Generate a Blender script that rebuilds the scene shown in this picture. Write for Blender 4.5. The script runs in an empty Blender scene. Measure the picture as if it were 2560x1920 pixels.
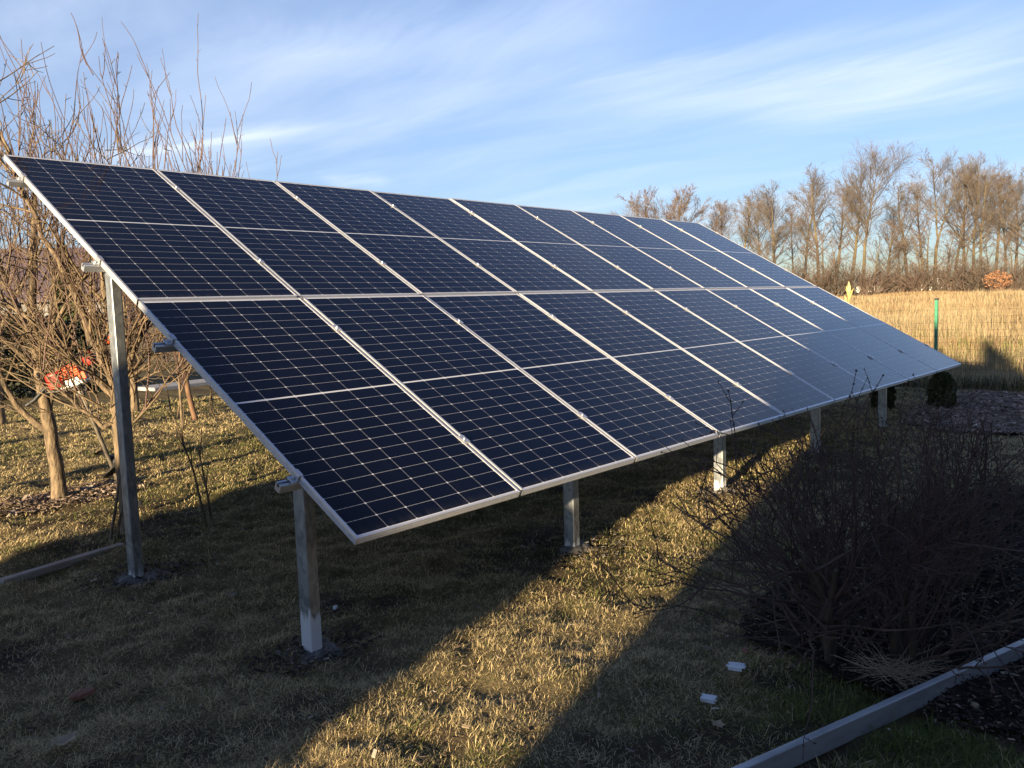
import bpy, math, random
import numpy as np
from mathutils import Vector, Matrix, Euler

# ------------------------------------------------------------------ camera, world, sun, exposure
SC = bpy.context.scene
COL = SC.collection
rad = math.radians

CAM = np.array([-2.1052, -2.7640, 1.5927])
CR = np.array([[0.66211, -0.74865, -0.03353],      # right
               [-0.09425, -0.03880, -0.99479],     # down
               [0.74345, 0.66182, -0.09625]])      # forward
FPX = 2098.8                                       # focal length in pixels of a 2560 wide picture
cam = bpy.data.cameras.new('camera')
cam.sensor_width = 36.0
cam.lens = 36.0 * FPX / 2560.0
cam.clip_start = 0.05
cam.clip_end = 6000
camo = bpy.data.objects.new('camera', cam)
COL.objects.link(camo)
m = Matrix.Identity(4)
for i in range(3):
    m[i][0], m[i][1], m[i][2], m[i][3] = CR[0][i], -CR[1][i], -CR[2][i], CAM[i]
camo.matrix_world = m
SC.camera = camo

SUN_EL, SUN_AZ = 9.0, 14.0                          # elevation; light travels 14 degrees off +X towards +Y
sd = Vector((-math.cos(rad(SUN_AZ)) * math.cos(rad(SUN_EL)), -math.sin(rad(SUN_AZ)) * math.cos(rad(SUN_EL)), math.sin(rad(SUN_EL))))
sun = bpy.data.lights.new('sun', 'SUN')
sun.energy = 5.0
sun.angle = rad(0.7)
sun.color = (1.0, 0.79, 0.50)
suno = bpy.data.objects.new('sun', sun)
suno.rotation_euler = sd.to_track_quat('Z', 'Y').to_euler()
suno.location = (-20, -5, 12)
COL.objects.link(suno)

SC.view_settings.view_transform = 'Standard'
SC.view_settings.look = 'None'
SC.view_settings.exposure = 1.45
SC.view_settings.gamma = 1.0
SC.view_settings.use_curve_mapping = False
SC.cycles.max_bounces = 6
SC.cycles.diffuse_bounces = 3
SC.cycles.glossy_bounces = 3
SC.cycles.transparent_max_bounces = 8


class NT:
    """small helper round a node tree"""
    def __init__(s, tree):
        s.t = tree; s.n = tree.nodes; s.l = tree.links
    def new(s, typ, **kw):
        nd = s.n.new(typ)
        for k, v in kw.items():
            setattr(nd, k, v)
        return nd
    def put(s, sock, val):
        if isinstance(val, bpy.types.NodeSocket):
            s.l.new(val, sock)
        else:
            if sock.type == 'RGBA' and isinstance(val, (tuple, list)) and len(val) == 3:
                val = (*val, 1.0)
            sock.default_value = val
    def math(s, op, a, b=0.0, c=0.0, clamp=False):
        nd = s.new('ShaderNodeMath', operation=op, use_clamp=clamp)
        s.put(nd.inputs[0], a); s.put(nd.inputs[1], b); s.put(nd.inputs[2], c)
        return nd.outputs[0]
    def mix(s, f, a, b, mode='MIX'):
        nd = s.new('ShaderNodeMix', data_type='RGBA', blend_type=mode)
        s.put(nd.inputs[0], f); s.put(nd.inputs[6], a); s.put(nd.inputs[7], b)
        return nd.outputs[2]
    def noise(s, vec, scale, detail=3.0, rough=0.55, dist=0.0):
        nd = s.new('ShaderNodeTexNoise')
        if vec is not None: s.put(nd.inputs['Vector'], vec)
        nd.inputs['Scale'].default_value = scale; nd.inputs['Detail'].default_value = detail
        nd.inputs['Roughness'].default_value = rough; nd.inputs['Distortion'].default_value = dist
        return nd.outputs['Fac']
    def ramp(s, f, stops):
        nd = s.new('ShaderNodeValToRGB')
        el = nd.color_ramp.elements
        while len(el) < len(stops): el.new(0.5)
        for e, (p, c) in zip(el, stops):
            e.position = p
            e.color = (*c, 1.0) if isinstance(c, (tuple, list)) else (c, c, c, 1.0)
        s.put(nd.inputs[0], f)
        return nd.outputs[0]
    def smooth(s, x, lo, hi):
        nd = s.new('ShaderNodeMapRange', interpolation_type='SMOOTHSTEP')
        s.put(nd.inputs[0], x); s.put(nd.inputs[1], lo); s.put(nd.inputs[2], hi)
        return nd.outputs[0]
    def mapping(s, vec, scale=(1, 1, 1), rot=(0, 0, 0), loc=(0, 0, 0)):
        nd = s.new('ShaderNodeMapping')
        s.put(nd.inputs[0], vec); nd.inputs['Scale'].default_value = scale
        nd.inputs['Rotation'].default_value = rot; nd.inputs['Location'].default_value = loc
        return nd.outputs[0]


def make_world():
    w = bpy.data.worlds.new('World')
    SC.world = w
    w.use_nodes = True
    t = NT(w.node_tree)
    t.n.clear()
    out = t.new('ShaderNodeOutputWorld'); bg = t.new('ShaderNodeBackground')
    sky = t.new('ShaderNodeTexSky', sky_type='NISHITA')
    sky.sun_disc = False
    sky.sun_elevation = rad(SUN_EL)
    sky.sun_rotation = math.atan2(sd.x, sd.y)
    sky.altitude = 200; sky.air_density = 1.0; sky.dust_density = 0.1; sky.ozone_density = 1.6
    tc = t.new('ShaderNodeTexCoord')
    d = tc.outputs['Generated']
    sx = t.new('ShaderNodeSeparateXYZ'); t.put(sx.inputs[0], d)
    X, Y, Z = sx.outputs
    # cirrus on a flat layer high above: project the direction on a plane
    zz = t.math('MAXIMUM', t.math('ADD', Z, 0.06), 0.03)
    px, py = t.math('DIVIDE', X, zz), t.math('DIVIDE', Y, zz)
    cb = t.new('ShaderNodeCombineXYZ'); t.put(cb.inputs[0], px); t.put(cb.inputs[1], py)
    P = cb.outputs[0]
    warp = t.new('ShaderNodeTexNoise'); t.put(warp.inputs['Vector'], P); warp.inputs['Scale'].default_value = 0.55
    wv = t.new('ShaderNodeVectorMath', operation='SCALE'); t.put(wv.inputs[0], warp.outputs['Color']); wv.inputs[3].default_value = 0.9
    av = t.new('ShaderNodeVectorMath', operation='ADD'); t.put(av.inputs[0], P); t.put(av.inputs[1], wv.outputs[0])
    st = t.mapping(av.outputs[0], rot=(0, 0, rad(38)), scale=(1.25, 0.34, 1))
    n1 = t.noise(st, 1.0, 6.0, 0.55, 0.2)
    n2 = t.noise(t.mapping(av.outputs[0], rot=(0, 0, rad(30)), scale=(6.0, 1.1, 1), loc=(3, 1, 0)), 1.0, 4.0, 0.6)
    c1 = t.smooth(n1, 0.42, 0.86)
    c1 = t.math('MULTIPLY', c1, t.math('ADD', 0.55, t.math('MULTIPLY', n2, 0.8)))
    veil = t.math('ADD', 0.14, t.math('MULTIPLY', t.smooth(n1, 0.25, 0.75), 0.20))
    tot = t.math('ADD', t.math('MULTIPLY', c1, 0.29), veil)
    # single brighter streaks: long soft bands lying between two points of that layer
    def plane(v):
        z = max(v[2] + 0.06, 0.03)
        return np.array([v[0] / z, v[1] / z])
    def streak(a, b, wd, amp):
        nonlocal tot
        A, B = plane(a), plane(b)
        L = np.linalg.norm(B - A); e = (B - A) / L
        dx, dy = t.math('SUBTRACT', px, float(A[0])), t.math('SUBTRACT', py, float(A[1]))
        s = t.math('DIVIDE', t.math('ADD', t.math('MULTIPLY', dx, float(e[0])), t.math('MULTIPLY', dy, float(e[1]))), float(L))
        q = t.math('ADD', t.math('MULTIPLY', dx, float(-e[1])), t.math('MULTIPLY', dy, float(e[0])))
        q = t.math('ADD', q, t.math('MULTIPLY', t.math('SUBTRACT', n2, 0.5), wd * 3.0))
        g = t.math('POWER', 2.718, t.math('MULTIPLY', t.math('MULTIPLY', q, q), -1.0 / (wd * wd)))
        g = t.math('MULTIPLY', g, t.math('MULTIPLY', t.smooth(s, -0.25, 0.2), t.math('SUBTRACT', 1.0, t.smooth(s, 0.7, 1.3))))
        g = t.math('MULTIPLY', g, t.math('ADD', 0.35, n2))
        tot = t.math('ADD', tot, t.math('MULTIPLY', g, amp))
    streak((0.832, 0.512, 0.215), (0.962, 0.179, 0.2077), 0.26, 0.30)
    streak((0.898, 0.397, 0.188), (0.965, 0.179, 0.1932), 0.16, 0.34)
    streak((0.780, 0.580, 0.235), (0.930, 0.250, 0.265), 0.10, 0.22)
    streak((0.405, 0.899, 0.1688), (0.559, 0.805, 0.1995), 0.085, 0.55)
    streak((0.594, 0.792, 0.1431), (0.640, 0.755, 0.1456), 0.16, 0.38)
    streak((0.540, 0.801, 0.2565), (0.783, 0.551, 0.2874), 0.30, 0.22)
    cover = t.math('MINIMUM', tot, 0.9)
    fade = t.smooth(Z, 0.0, 0.08)
    cover = t.math('MULTIPLY', cover, fade)
    cover = t.math('MULTIPLY', cover, t.math('SUBTRACT', 1.0, t.math('MULTIPLY', t.smooth(Z, 0.36, 0.62), 0.85)))
    base = t.mix(1.0, sky.outputs[0], (0.92, 1.06, 1.46), 'MULTIPLY')
    base = t.mix(1.0, base, t.ramp(Z, [(0.0, (0.56, 0.60, 0.66)), (0.12, (0.84, 0.86, 0.90)), (0.30, (1.08, 1.06, 1.05)), (0.62, (0.60, 0.66, 0.80))]), 'MULTIPLY')
    # cloud light: the sky there whitened and brightened
    col = t.mix(cover, base, (6.7, 7.6, 9.2))
    t.put(bg.inputs[0], col)
    bg.inputs[1].default_value = 0.050
    t.l.new(bg.outputs[0], out.inputs[0])


make_world()

# ------------------------------------------------------------------ mesh and tagging helpers
RNG = np.random.default_rng(7)


class MB:
    """collects vertices and faces, builds ONE mesh object"""
    def __init__(s):
        s.v = []; s.q = []; s.t = []; s.n = 0; s.c = []; s.qm = []; s.tm = []
    def add(s, verts, quads=None, tris=None, col=None, mi=0):
        verts = np.asarray(verts, float).reshape(-1, 3)
        if quads is not None and len(quads):
            s.q.append(np.asarray(quads, int) + s.n); s.qm.append(np.full(len(quads), mi))
        if tris is not None and len(tris):
            s.t.append(np.asarray(tris, int) + s.n); s.tm.append(np.full(len(tris), mi))
        s.v.append(verts); s.n += len(verts)
        if col is not None: s.c.append(np.broadcast_to(np.asarray(col, float), (len(verts), 3)))
    def box(s, c, size, R=None, mi=0):
        x, y, z = np.array(size) / 2.0
        v = np.array([[-x, -y, -z], [x, -y, -z], [x, y, -z], [-x, y, -z], [-x, -y, z], [x, -y, z], [x, y, z], [-x, y, z]])
        if R is not None: v = v @ np.array(R).T
        s.add(v + np.array(c), [[0, 3, 2, 1], [4, 5, 6, 7], [0, 1, 5, 4], [1, 2, 6, 5], [2, 3, 7, 6], [3, 0, 4, 7]], mi=mi)
    def prism(s, prof, A, B, ex, ey, mi=0):
        """a closed 2-D profile swept from A to B, its axes ex and ey"""
        A, B, ex, ey = (np.array(k, float) for k in (A, B, ex, ey))
        n = len(prof); P = np.array(prof)
        o = P[:, :1] * ex + P[:, 1:] * ey
        v = np.concatenate([A + o, B + o])
        q = [[i, (i + 1) % n, n + (i + 1) % n, n + i] for i in range(n)]
        s.add(v, q, mi=mi)
        for base, cen in ((0, A), (n, B)):
            cv = cen + o.mean(0)
            tr = [[0, 1 + (i + 1) % n, 1 + i] if base == 0 else [0, 1 + i, 1 + (i + 1) % n] for i in range(n)]
            s.add(np.concatenate([[cv], v[base:base + n]]), tris=tr, mi=mi)
    def tube(s, pts, r, sides=5, cap=True, mi=0, col=None):
        pts = np.asarray(pts, float); k = len(pts)
        r = np.broadcast_to(np.asarray(r, float), (k,))
        tg = np.gradient(pts, axis=0)
        tg /= np.linalg.norm(tg, axis=1)[:, None] + 1e-12
        ref = np.array([0.31, 0.17, 0.93]) if abs(tg[0] @ np.array([0.31, 0.17, 0.93])) < 0.95 else np.array([1.0, 0.1, 0])
        a = np.cross(tg, ref); a /= np.linalg.norm(a, axis=1)[:, None] + 1e-12
        b = np.cross(tg, a)
        th = np.linspace(0, 2 * np.pi, sides, endpoint=False)
        ring = pts[:, None, :] + r[:, None, None] * (np.cos(th)[None, :, None] * a[:, None, :] + np.sin(th)[None, :, None] * b[:, None, :])
        i = np.arange(k - 1)[:, None] * sides; j = np.arange(sides)[None, :]; j2 = (j + 1) % sides
        q = np.stack([i + j, i + j2, i + sides + j2, i + sides + j], -1).reshape(-1, 4)
        s.add(ring.reshape(-1, 3), q, mi=mi, col=col)
        if cap:
            e = np.arange(1, sides - 1)
            s.add(ring[-1], tris=np.stack([np.zeros_like(e), e, e + 1], 1), mi=mi, col=col)
            s.add(ring[0], tris=np.stack([np.zeros_like(e), e + 1, e], 1), mi=mi, col=col)
    def mesh(s, name, mats, smooth=False):
        me = bpy.data.meshes.new(name)
        V = np.concatenate(s.v) if s.v else np.zeros((0, 3))
        Q = np.concatenate(s.q) if s.q else np.zeros((0, 4), int)
        T = np.concatenate(s.t) if s.t else np.zeros((0, 3), int)
        me.vertices.add(len(V)); me.vertices.foreach_set('co', V.astype(np.float32).ravel())
        me.loops.add(len(Q) * 4 + len(T) * 3)
        me.loops.foreach_set('vertex_index', np.concatenate([Q.ravel(), T.ravel()]).astype(np.int32))
        me.polygons.add(len(Q) + len(T))
        st = np.concatenate([np.arange(len(Q)) * 4, len(Q) * 4 + np.arange(len(T)) * 3])
        me.polygons.foreach_set('loop_start', st.astype(np.int32))
        if not isinstance(mats, (list, tuple)): mats = [mats]
        for mm in mats: me.materials.append(mm)
        if len(mats) > 1:
            mi = np.concatenate(s.qm + s.tm) if (s.qm or s.tm) else np.zeros(0)
            me.polygons.foreach_set('material_index', mi.astype(np.int32))
        me.polygons.foreach_set('use_smooth', np.full(len(Q) + len(T), smooth))
        if s.c and sum(len(x) for x in s.c) == len(V):
            at = me.color_attributes.new('tint', 'FLOAT_COLOR', 'POINT')
            c4 = np.ones((len(V), 4), np.float32); c4[:, :3] = np.concatenate(s.c)
            at.data.foreach_set('color', c4.ravel())
        me.update(calc_edges=True)
        me.validate()
        return me
    def build(s, name, mats, parent=None, smooth=False):
        o = bpy.data.objects.new(name, s.mesh(name, mats, smooth))
        COL.objects.link(o)
        if parent is not None: o.parent = parent
        return o


def tag(o, label=None, cat=None, group=None, kind=None):
    if label: o['label'] = label
    if cat: o['category'] = cat
    if group: o['group'] = group
    if kind: o['kind'] = kind
    return o


def empty(name, loc=(0, 0, 0), rz=0.0, **kw):
    o = bpy.data.objects.new(name, None)
    o.empty_display_size = 0.2
    COL.objects.link(o); o.location = loc; o.rotation_euler = (0, 0, rz)
    return tag(o, **kw)


def bevel(o, w, seg=2):
    b = o.modifiers.new('bevel', 'BEVEL'); b.width = w; b.segments = seg; b.limit_method = 'ANGLE'
    b.harden_normals = False
    return o


def rotm(ax, ang):
    return np.array(Matrix.Rotation(ang, 3, ax))


# value noise on numpy arrays
PERM = RNG.random((256, 256))
def vnoise(x, y, sc, seed=0):
    x = np.asarray(x) / sc + seed * 17.37 + 500.0; y = np.asarray(y) / sc + seed * 9.71 + 500.0
    xi = np.floor(x).astype(int); yi = np.floor(y).astype(int)
    fx = x - xi; fy = y - yi
    fx = fx * fx * (3 - 2 * fx); fy = fy * fy * (3 - 2 * fy)
    g = lambda a, b: PERM[a % 256, b % 256]
    return (g(xi, yi) * (1 - fx) + g(xi + 1, yi) * fx) * (1 - fy) + (g(xi, yi + 1) * (1 - fx) + g(xi + 1, yi + 1) * fx) * fy


def sstep(x, a, b):
    t = np.clip((np.asarray(x, float) - a) / (b - a), 0, 1)
    return t * t * (3 - 2 * t)


def hgt(x, y):
    """height of the ground"""
    x = np.asarray(x, float); y = np.asarray(y, float)
    r = np.hypot(x - CAM[0], y - CAM[1])
    near = 1 - sstep(r, 13, 24)
    h = near * (0.022 * (vnoise(x, y, 0.9, 1) - 0.5) + 0.040 * (vnoise(x, y, 0.26, 2) - 0.5) + 0.036 * (vnoise(x, y, 0.10, 3) - 0.5))
    h = h + (1 - near) * 0.12 * (vnoise(x, y, 5.0, 4) - 0.5)
    h = h + 1.15 * sstep(r, 40, 105) + 0.35 * sstep(vnoise(x, y, 12, 6), 0.55, 0.9) * sstep(r, 70, 88) * (1 - sstep(r, 96, 110))
    return h


def H(x, y): return float(hgt(x, y))


# ------------------------------------------------------------------ materials
def principled(name, build):
    m = bpy.data.materials.new(name); m.use_nodes = True
    t = NT(m.node_tree); t.n.clear()
    o = t.new('ShaderNodeOutputMaterial'); p = t.new('ShaderNodeBsdfPrincipled')
    t.l.new(p.outputs[0], o.inputs[0])
    build(t, p)
    return m


def bump(t, p, h, strength, dist):
    b = t.new('ShaderNodeBump'); b.inputs['Strength'].default_value = strength; b.inputs['Distance'].default_value = dist
    t.put(b.inputs['Height'], h); t.put(p.inputs['Normal'], b.outputs[0])


def noisy(name, a, b, scale, rough=0.8, metal=0.0, stretch=(1, 1, 1), bmp=0.0, bdist=0.01, lo=0.3, hi=0.7, spec=0.5, r2=None):
    def f(t, p):
        co = t.new('ShaderNodeTexCoord').outputs['Object']
        v = t.mapping(co, scale=stretch)
        n = t.noise(v, scale, 5.0, 0.6)
        t.put(p.inputs['Base Color'], t.mix(t.smooth(n, lo, hi), a, b))
        if r2 is None: p.inputs['Roughness'].default_value = rough
        else: t.put(p.inputs['Roughness'], t.math('ADD', rough, t.math('MULTIPLY', n, r2 - rough)))
        p.inputs['Metallic'].default_value = metal
        p.inputs['Specular IOR Level'].default_value = spec
        if bmp: bump(t, p, n, bmp, bdist)
    return principled(name, f)


def tinted(name, rough=0.9, trans=0.0, spec=0.2):
    def f(t, p):
        a = t.new('ShaderNodeAttribute'); a.attribute_name = 'tint'
        t.put(p.inputs['Base Color'], a.outputs['Color'])
        p.inputs['Roughness'].default_value = rough
        p.inputs['Specular IOR Level'].default_value = spec
    return principled(name, f)


M = {}
M['alu'] = noisy('anodised_aluminium', (0.66, 0.67, 0.69), (0.74, 0.745, 0.76), 30, 0.38, 0.55, (1, 1, 1), 0.0)
M['rail'] = noisy('mill_aluminium', (0.60, 0.61, 0.63), (0.70, 0.71, 0.72), 40, 0.35, 0.7, (1, 12, 12))
M['bolt'] = noisy('zinc_bolt', (0.45, 0.45, 0.46), (0.6, 0.6, 0.6), 50, 0.35, 0.9)


def galv(t, p):
    geo = t.new('ShaderNodeTexCoord').outputs['Object']
    vor = t.new('ShaderNodeTexVoronoi'); t.put(vor.inputs['Vector'], t.mapping(geo, scale=(1, 1, 0.55))); vor.inputs['Scale'].default_value = 55
    n = t.noise(t.mapping(geo, scale=(1, 1, 0.45)), 11, 5, 0.65)
    s = t.math('ADD', t.math('MULTIPLY', vor.outputs['Color'], 0.35), t.math('MULTIPLY', n, 0.75))
    base = t.ramp(s, [(0.25, (0.20, 0.22, 0.235)), (0.55, (0.36, 0.385, 0.40)), (0.85, (0.58, 0.60, 0.61))])
    # splashed cement near the foot, with a ragged top
    z = t.new('ShaderNodeSeparateXYZ'); t.put(z.inputs[0], geo)
    rag = t.noise(t.mapping(geo, scale=(45, 45, 5)), 1.0, 3, 0.7)
    a = t.new('ShaderNodeAttribute'); a.attribute_type = 'OBJECT'; a.attribute_name = 'splash'
    top = t.math('ADD', a.outputs['Fac'], t.math('MULTIPLY', t.math('SUBTRACT', rag, 0.5), 0.22))
    mk = t.smooth(t.math('SUBTRACT', top, z.outputs[2]), 0.0, 0.012)
    t.put(p.inputs['Base Color'], t.mix(mk, base, (0.62, 0.62, 0.60)))
    t.put(p.inputs['Metallic'], t.math('MULTIPLY', t.math('SUBTRACT', 1.0, mk), 0.75))
    t.put(p.inputs['Roughness'], t.math('ADD', t.math('MULTIPLY', mk, 0.4), t.math('ADD', 0.34, t.math('MULTIPLY', n, 0.25))))
    bump(t, p, n, 0.15, 0.004)


M['galv'] = principled('galvanised_steel', galv)
M['galv_tube'] = noisy('galvanised_tube', (0.36, 0.365, 0.37), (0.50, 0.51, 0.52), 12, 0.42, 0.5, (0.4, 2, 2), 0.1, 0.003, lo=0.25, hi=0.6)
M['footing'] = noisy('rough_concrete', (0.075, 0.067, 0.057), (0.19, 0.18, 0.165), 22, 0.92, bmp=0.6, bdist=0.02)
M['slab'] = noisy('concrete_slab', (0.30, 0.30, 0.31), (0.42, 0.41, 0.40), 3, 0.9)

PW, PH, GAP = 1.038, 2.094, 0.020


def cells(t, p):
    uv = t.new('ShaderNodeUVMap').outputs[0]
    s = t.new('ShaderNodeSeparateXYZ'); t.put(s.inputs[0], uv)
    u, v = s.outputs[0], s.outputs[1]
    cp = 0.1685                                        # column pitch
    um = t.math('SUBTRACT', u, (PW - 6 * cp) / 2)
    cu = t.math('MULTIPLY', t.math('ABSOLUTE', t.math('SUBTRACT', t.math('FRACT', t.math('DIVIDE', um, cp)), 0.5)), cp)   # 0 centre .. cp/2 edge
    vm = t.math('SUBTRACT', t.math('ABSOLUTE', t.math('SUBTRACT', v, PH / 2)), 0.0056)     # from the middle bar outwards
    rp = 0.0852
    cv = t.math('MULTIPLY', t.math('ABSOLUTE', t.math('SUBTRACT', t.math('FRACT', t.math('DIVIDE', vm, rp)), 0.5)), rp)
    eu = t.math('SUBTRACT', cp / 2, cu); ev = t.math('SUBTRACT', rp / 2, cv)               # distance to the cell borders
    lu = t.math('LESS_THAN', eu, 0.0007); lv = t.math('LESS_THAN', ev, 0.00075)
    dia = t.math('LESS_THAN', t.math('ADD', eu, ev), 0.0070)
    mid = t.math('LESS_THAN', vm, 0.0)
    outu = t.math('GREATER_THAN', t.math('ABSOLUTE', t.math('SUBTRACT', um, 3 * cp)), 3 * cp)
    outv = t.math('GREATER_THAN', vm, 12 * rp)
    w = t.math('MULTIPLY', t.math('MAXIMUM', lu, lv), 0.8)
    for k in (dia, mid, outu, outv): w = t.math('MAXIMUM', w, k)
    bus = t.math('LESS_THAN', t.math('ABSOLUTE', t.math('SUBTRACT', t.math('FRACT', t.math('DIVIDE', um, cp / 9)), 0.5)), 0.03)
    n = t.noise(uv, 0.9, 2, 0.5)
    cell = t.mix(n, (0.0010, 0.0017, 0.0062), (0.0018, 0.0030, 0.0105))
    cell = t.mix(t.math('MULTIPLY', bus, 0.022), cell, (0.55, 0.55, 0.58))
    rnd = t.new('ShaderNodeObjectInfo').outputs['Random']
    cell = t.mix(1.0, cell, t.mix(rnd, (0.75, 0.78, 0.85), (1.25, 1.22, 1.15)), 'MULTIPLY')
    # dust: faint blotches, a dirty rim above the lower frame and dried run-off marks
    run = t.noise(t.mapping(uv, scale=(26, 1.4, 1)), 1.0, 4, 0.6)
    rim = t.math('MULTIPLY', t.math('SUBTRACT', 1.0, t.smooth(v, 0.012, 0.075)), t.smooth(run, 0.3, 0.7))
    dst = t.math('ADD', t.math('MULTIPLY', rim, 0.06), t.math('MULTIPLY', t.smooth(t.math('MULTIPLY', run, t.noise(uv, 2.1, 4, 0.6)), 0.22, 0.42), 0.007))
    cell = t.mix(dst, cell, (0.34, 0.32, 0.29))
    t.put(p.inputs['Base Color'], t.mix(w, cell, (0.66, 0.67, 0.70)))
    # a little dust in soft blotches roughens the glass
    dn = t.noise(uv, 3.0, 5, 0.65)
    t.put(p.inputs['Roughness'], t.math('ADD', 0.045, t.math('MULTIPLY', t.smooth(dn, 0.4, 0.8), 0.06)))
    p.inputs['IOR'].default_value = 1.33
    p.inputs['Sheen Weight'].default_value = 0.004; p.inputs['Sheen Roughness'].default_value = 0.35; p.inputs['Sheen Tint'].default_value = (0.75, 0.78, 0.85, 1)
    p.inputs['Specular IOR Level'].default_value = 0.5
    bump(t, p, t.noise(uv, 1.3, 2, 0.5), 0.05, 0.004)


M['cells'] = principled('cell_glass', cells)

M['bark_fruit'] = noisy('fruit_bark', (0.085, 0.062, 0.040), (0.26, 0.19, 0.115), 34, 0.9, 0, (1, 1, 0.3), 0.9, 0.02)
M['twig_fruit'] = noisy('fruit_twig', (0.085, 0.058, 0.034), (0.25, 0.178, 0.10), 9, 0.75)
M['shoot_fruit'] = noisy('red_shoot', (0.075, 0.043, 0.034), (0.16, 0.098, 0.072), 3, 0.6)
M['bark_far'] = noisy('mossy_bark', (0.095, 0.070, 0.038), (0.18, 0.14, 0.07), 1.2, 0.9, 0, (1, 1, 0.3))
M['twig_far'] = noisy('bare_twig', (0.095, 0.075, 0.060), (0.155, 0.125, 0.10), 0.6, 0.9)
M['twig_red'] = noisy('reddish_twig', (0.11, 0.078, 0.062), (0.17, 0.125, 0.098), 0.6, 0.9)
M['leaf_rust'] = noisy('rusty_leaf', (0.28, 0.125, 0.06), (0.40, 0.21, 0.105), 6, 0.8)
M['bush_twig'] = noisy('dark_twig', (0.038, 0.022, 0.017), (0.13, 0.078, 0.058), 7, 0.75)
M['bush_old'] = noisy('old_stem', (0.05, 0.036, 0.024), (0.12, 0.085, 0.055), 20, 0.85, 0, (1, 1, 0.4), 0.4, 0.006)
M['tint'] = tinted('blade_tint')
M['chip'] = tinted('chip_tint', 0.95, 0, 0.08)
M['thuja'] = noisy('thuja_leaf', (0.035, 0.045, 0.012), (0.085, 0.09, 0.03), 9, 0.8)
M['hedge'] = noisy('hedge_leaf', (0.018, 0.022, 0.012), (0.045, 0.05, 0.025), 3, 0.8)
M['green_paint'] = noisy('green_coating', (0.035, 0.23, 0.125), (0.05, 0.29, 0.16), 4, 0.4)
M['wire'] = noisy('green_wire', (0.03, 0.06, 0.035), (0.07, 0.09, 0.05), 6, 0.5)
M['black'] = noisy('black_plastic', (0.012, 0.012, 0.013), (0.03, 0.03, 0.03), 8, 0.5)
M['orange'] = noisy('orange_plastic', (0.75, 0.11, 0.025), (0.82, 0.15, 0.04), 5, 0.35)
M['red'] = noisy('red_plastic', (0.42, 0.02, 0.015), (0.5, 0.035, 0.02), 5, 0.3)
M['castmetal'] = noisy('cast_metal', (0.50, 0.50, 0.48), (0.66, 0.65, 0.62), 10, 0.4, 0.5)
M['darksteel'] = noisy('worn_steel', (0.08, 0.07, 0.06), (0.2, 0.17, 0.13), 20, 0.5, 0.4)
M['wood'] = noisy('grey_board', (0.30, 0.25, 0.20), (0.46, 0.40, 0.33), 4, 0.85, 0, (1, 14, 14), 0.3, 0.003)
M['stake'] = noisy('rusty_stake', (0.12, 0.065, 0.038), (0.22, 0.125, 0.07), 9, 0.85, 0, (1, 1, 0.3), 0.3, 0.004)
M['white'] = noisy('white_plastic', (0.55, 0.57, 0.62), (0.74, 0.76, 0.80), 8, 0.4)
M['brick'] = noisy('brick_red', (0.20, 0.085, 0.055), (0.33, 0.15, 0.10), 18, 0.9, bmp=0.4, bdist=0.004)
M['dryleaf'] = noisy('dry_leaf', (0.30, 0.22, 0.13), (0.42, 0.33, 0.21), 20, 0.8)
M['plaster'] = noisy('plaster', (0.62, 0.60, 0.55), (0.70, 0.68, 0.63), 3, 0.9)
M['plaster_grey'] = noisy('grey_render', (0.20, 0.19, 0.18), (0.26, 0.25, 0.235), 3, 0.9)
M['roof_red'] = noisy('red_tile', (0.20, 0.06, 0.045), (0.30, 0.10, 0.07), 2, 0.8, 0, (1, 1, 8))
M['roof_grey'] = noisy('slate_tile', (0.10, 0.075, 0.09), (0.17, 0.125, 0.14), 2, 0.7, 0, (1, 1, 8))
M['window'] = noisy('window_glass', (0.02, 0.025, 0.03), (0.03, 0.035, 0.04), 2, 0.1)
M['darkwood'] = noisy('dark_fence_wood', (0.055, 0.045, 0.04), (0.10, 0.085, 0.07), 3, 0.85, 0, (8, 8, 1))
M['cornleaf'] = noisy('dry_maize', (0.50, 0.36, 0.12), (0.62, 0.48, 0.20), 5, 0.7)


def ground_mat(t, p):
    geo = t.new('ShaderNodeNewGeometry').outputs['Position']
    a = t.new('ShaderNodeAttribute'); a.attribute_name = 'tint'
    n1 = t.noise(geo, 38.0, 5, 0.7)
    n2 = t.noise(geo, 3.0, 4, 0.6)
    f = t.math('ADD', 0.45, t.math('ADD', t.math('MULTIPLY', n1, 0.75), t.math('MULTIPLY', n2, 0.35)))
    t.put(p.inputs['Base Color'], t.mix(1.0, a.outputs['Color'], f, 'MULTIPLY'))
    p.inputs['Roughness'].default_value = 0.95
    p.inputs['Specular IOR Level'].default_value = 0.1
    bump(t, p, n1, 0.8, 0.025)


M['ground'] = principled('lawn_soil', ground_mat)
M['mulch'] = noisy('mulch_soil', (0.016, 0.012, 0.010), (0.055, 0.042, 0.034), 30, 0.95, bmp=0.8, bdist=0.03, spec=0.1)

# ------------------------------------------------------------------ the setting: ground, mulch bed, path
BED = np.array([(1.02, -2.35), (1.10, -1.95), (1.22, -1.60), (1.30, -1.25), (1.45, -1.00), (1.80, -0.85), (2.3, -0.85), (3.0, -0.95), (3.8, -0.9),
                (4.7, -1.0), (5.3, -1.3), (5.5, -2.0), (5.2, -3.0), (4.2, -3.6), (2.5, -3.7), (1.3, -3.2)])
BED2 = np.array([(8.3, 0.35), (9.2, 0.55), (10.3, 0.62), (11.2, 0.55), (11.9, 0.3), (12.0, -1.5), (11.9, -3.0), (10.0, -3.2), (8.6, -2.6), (8.2, -1.3), (7.9, -0.4)])


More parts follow.
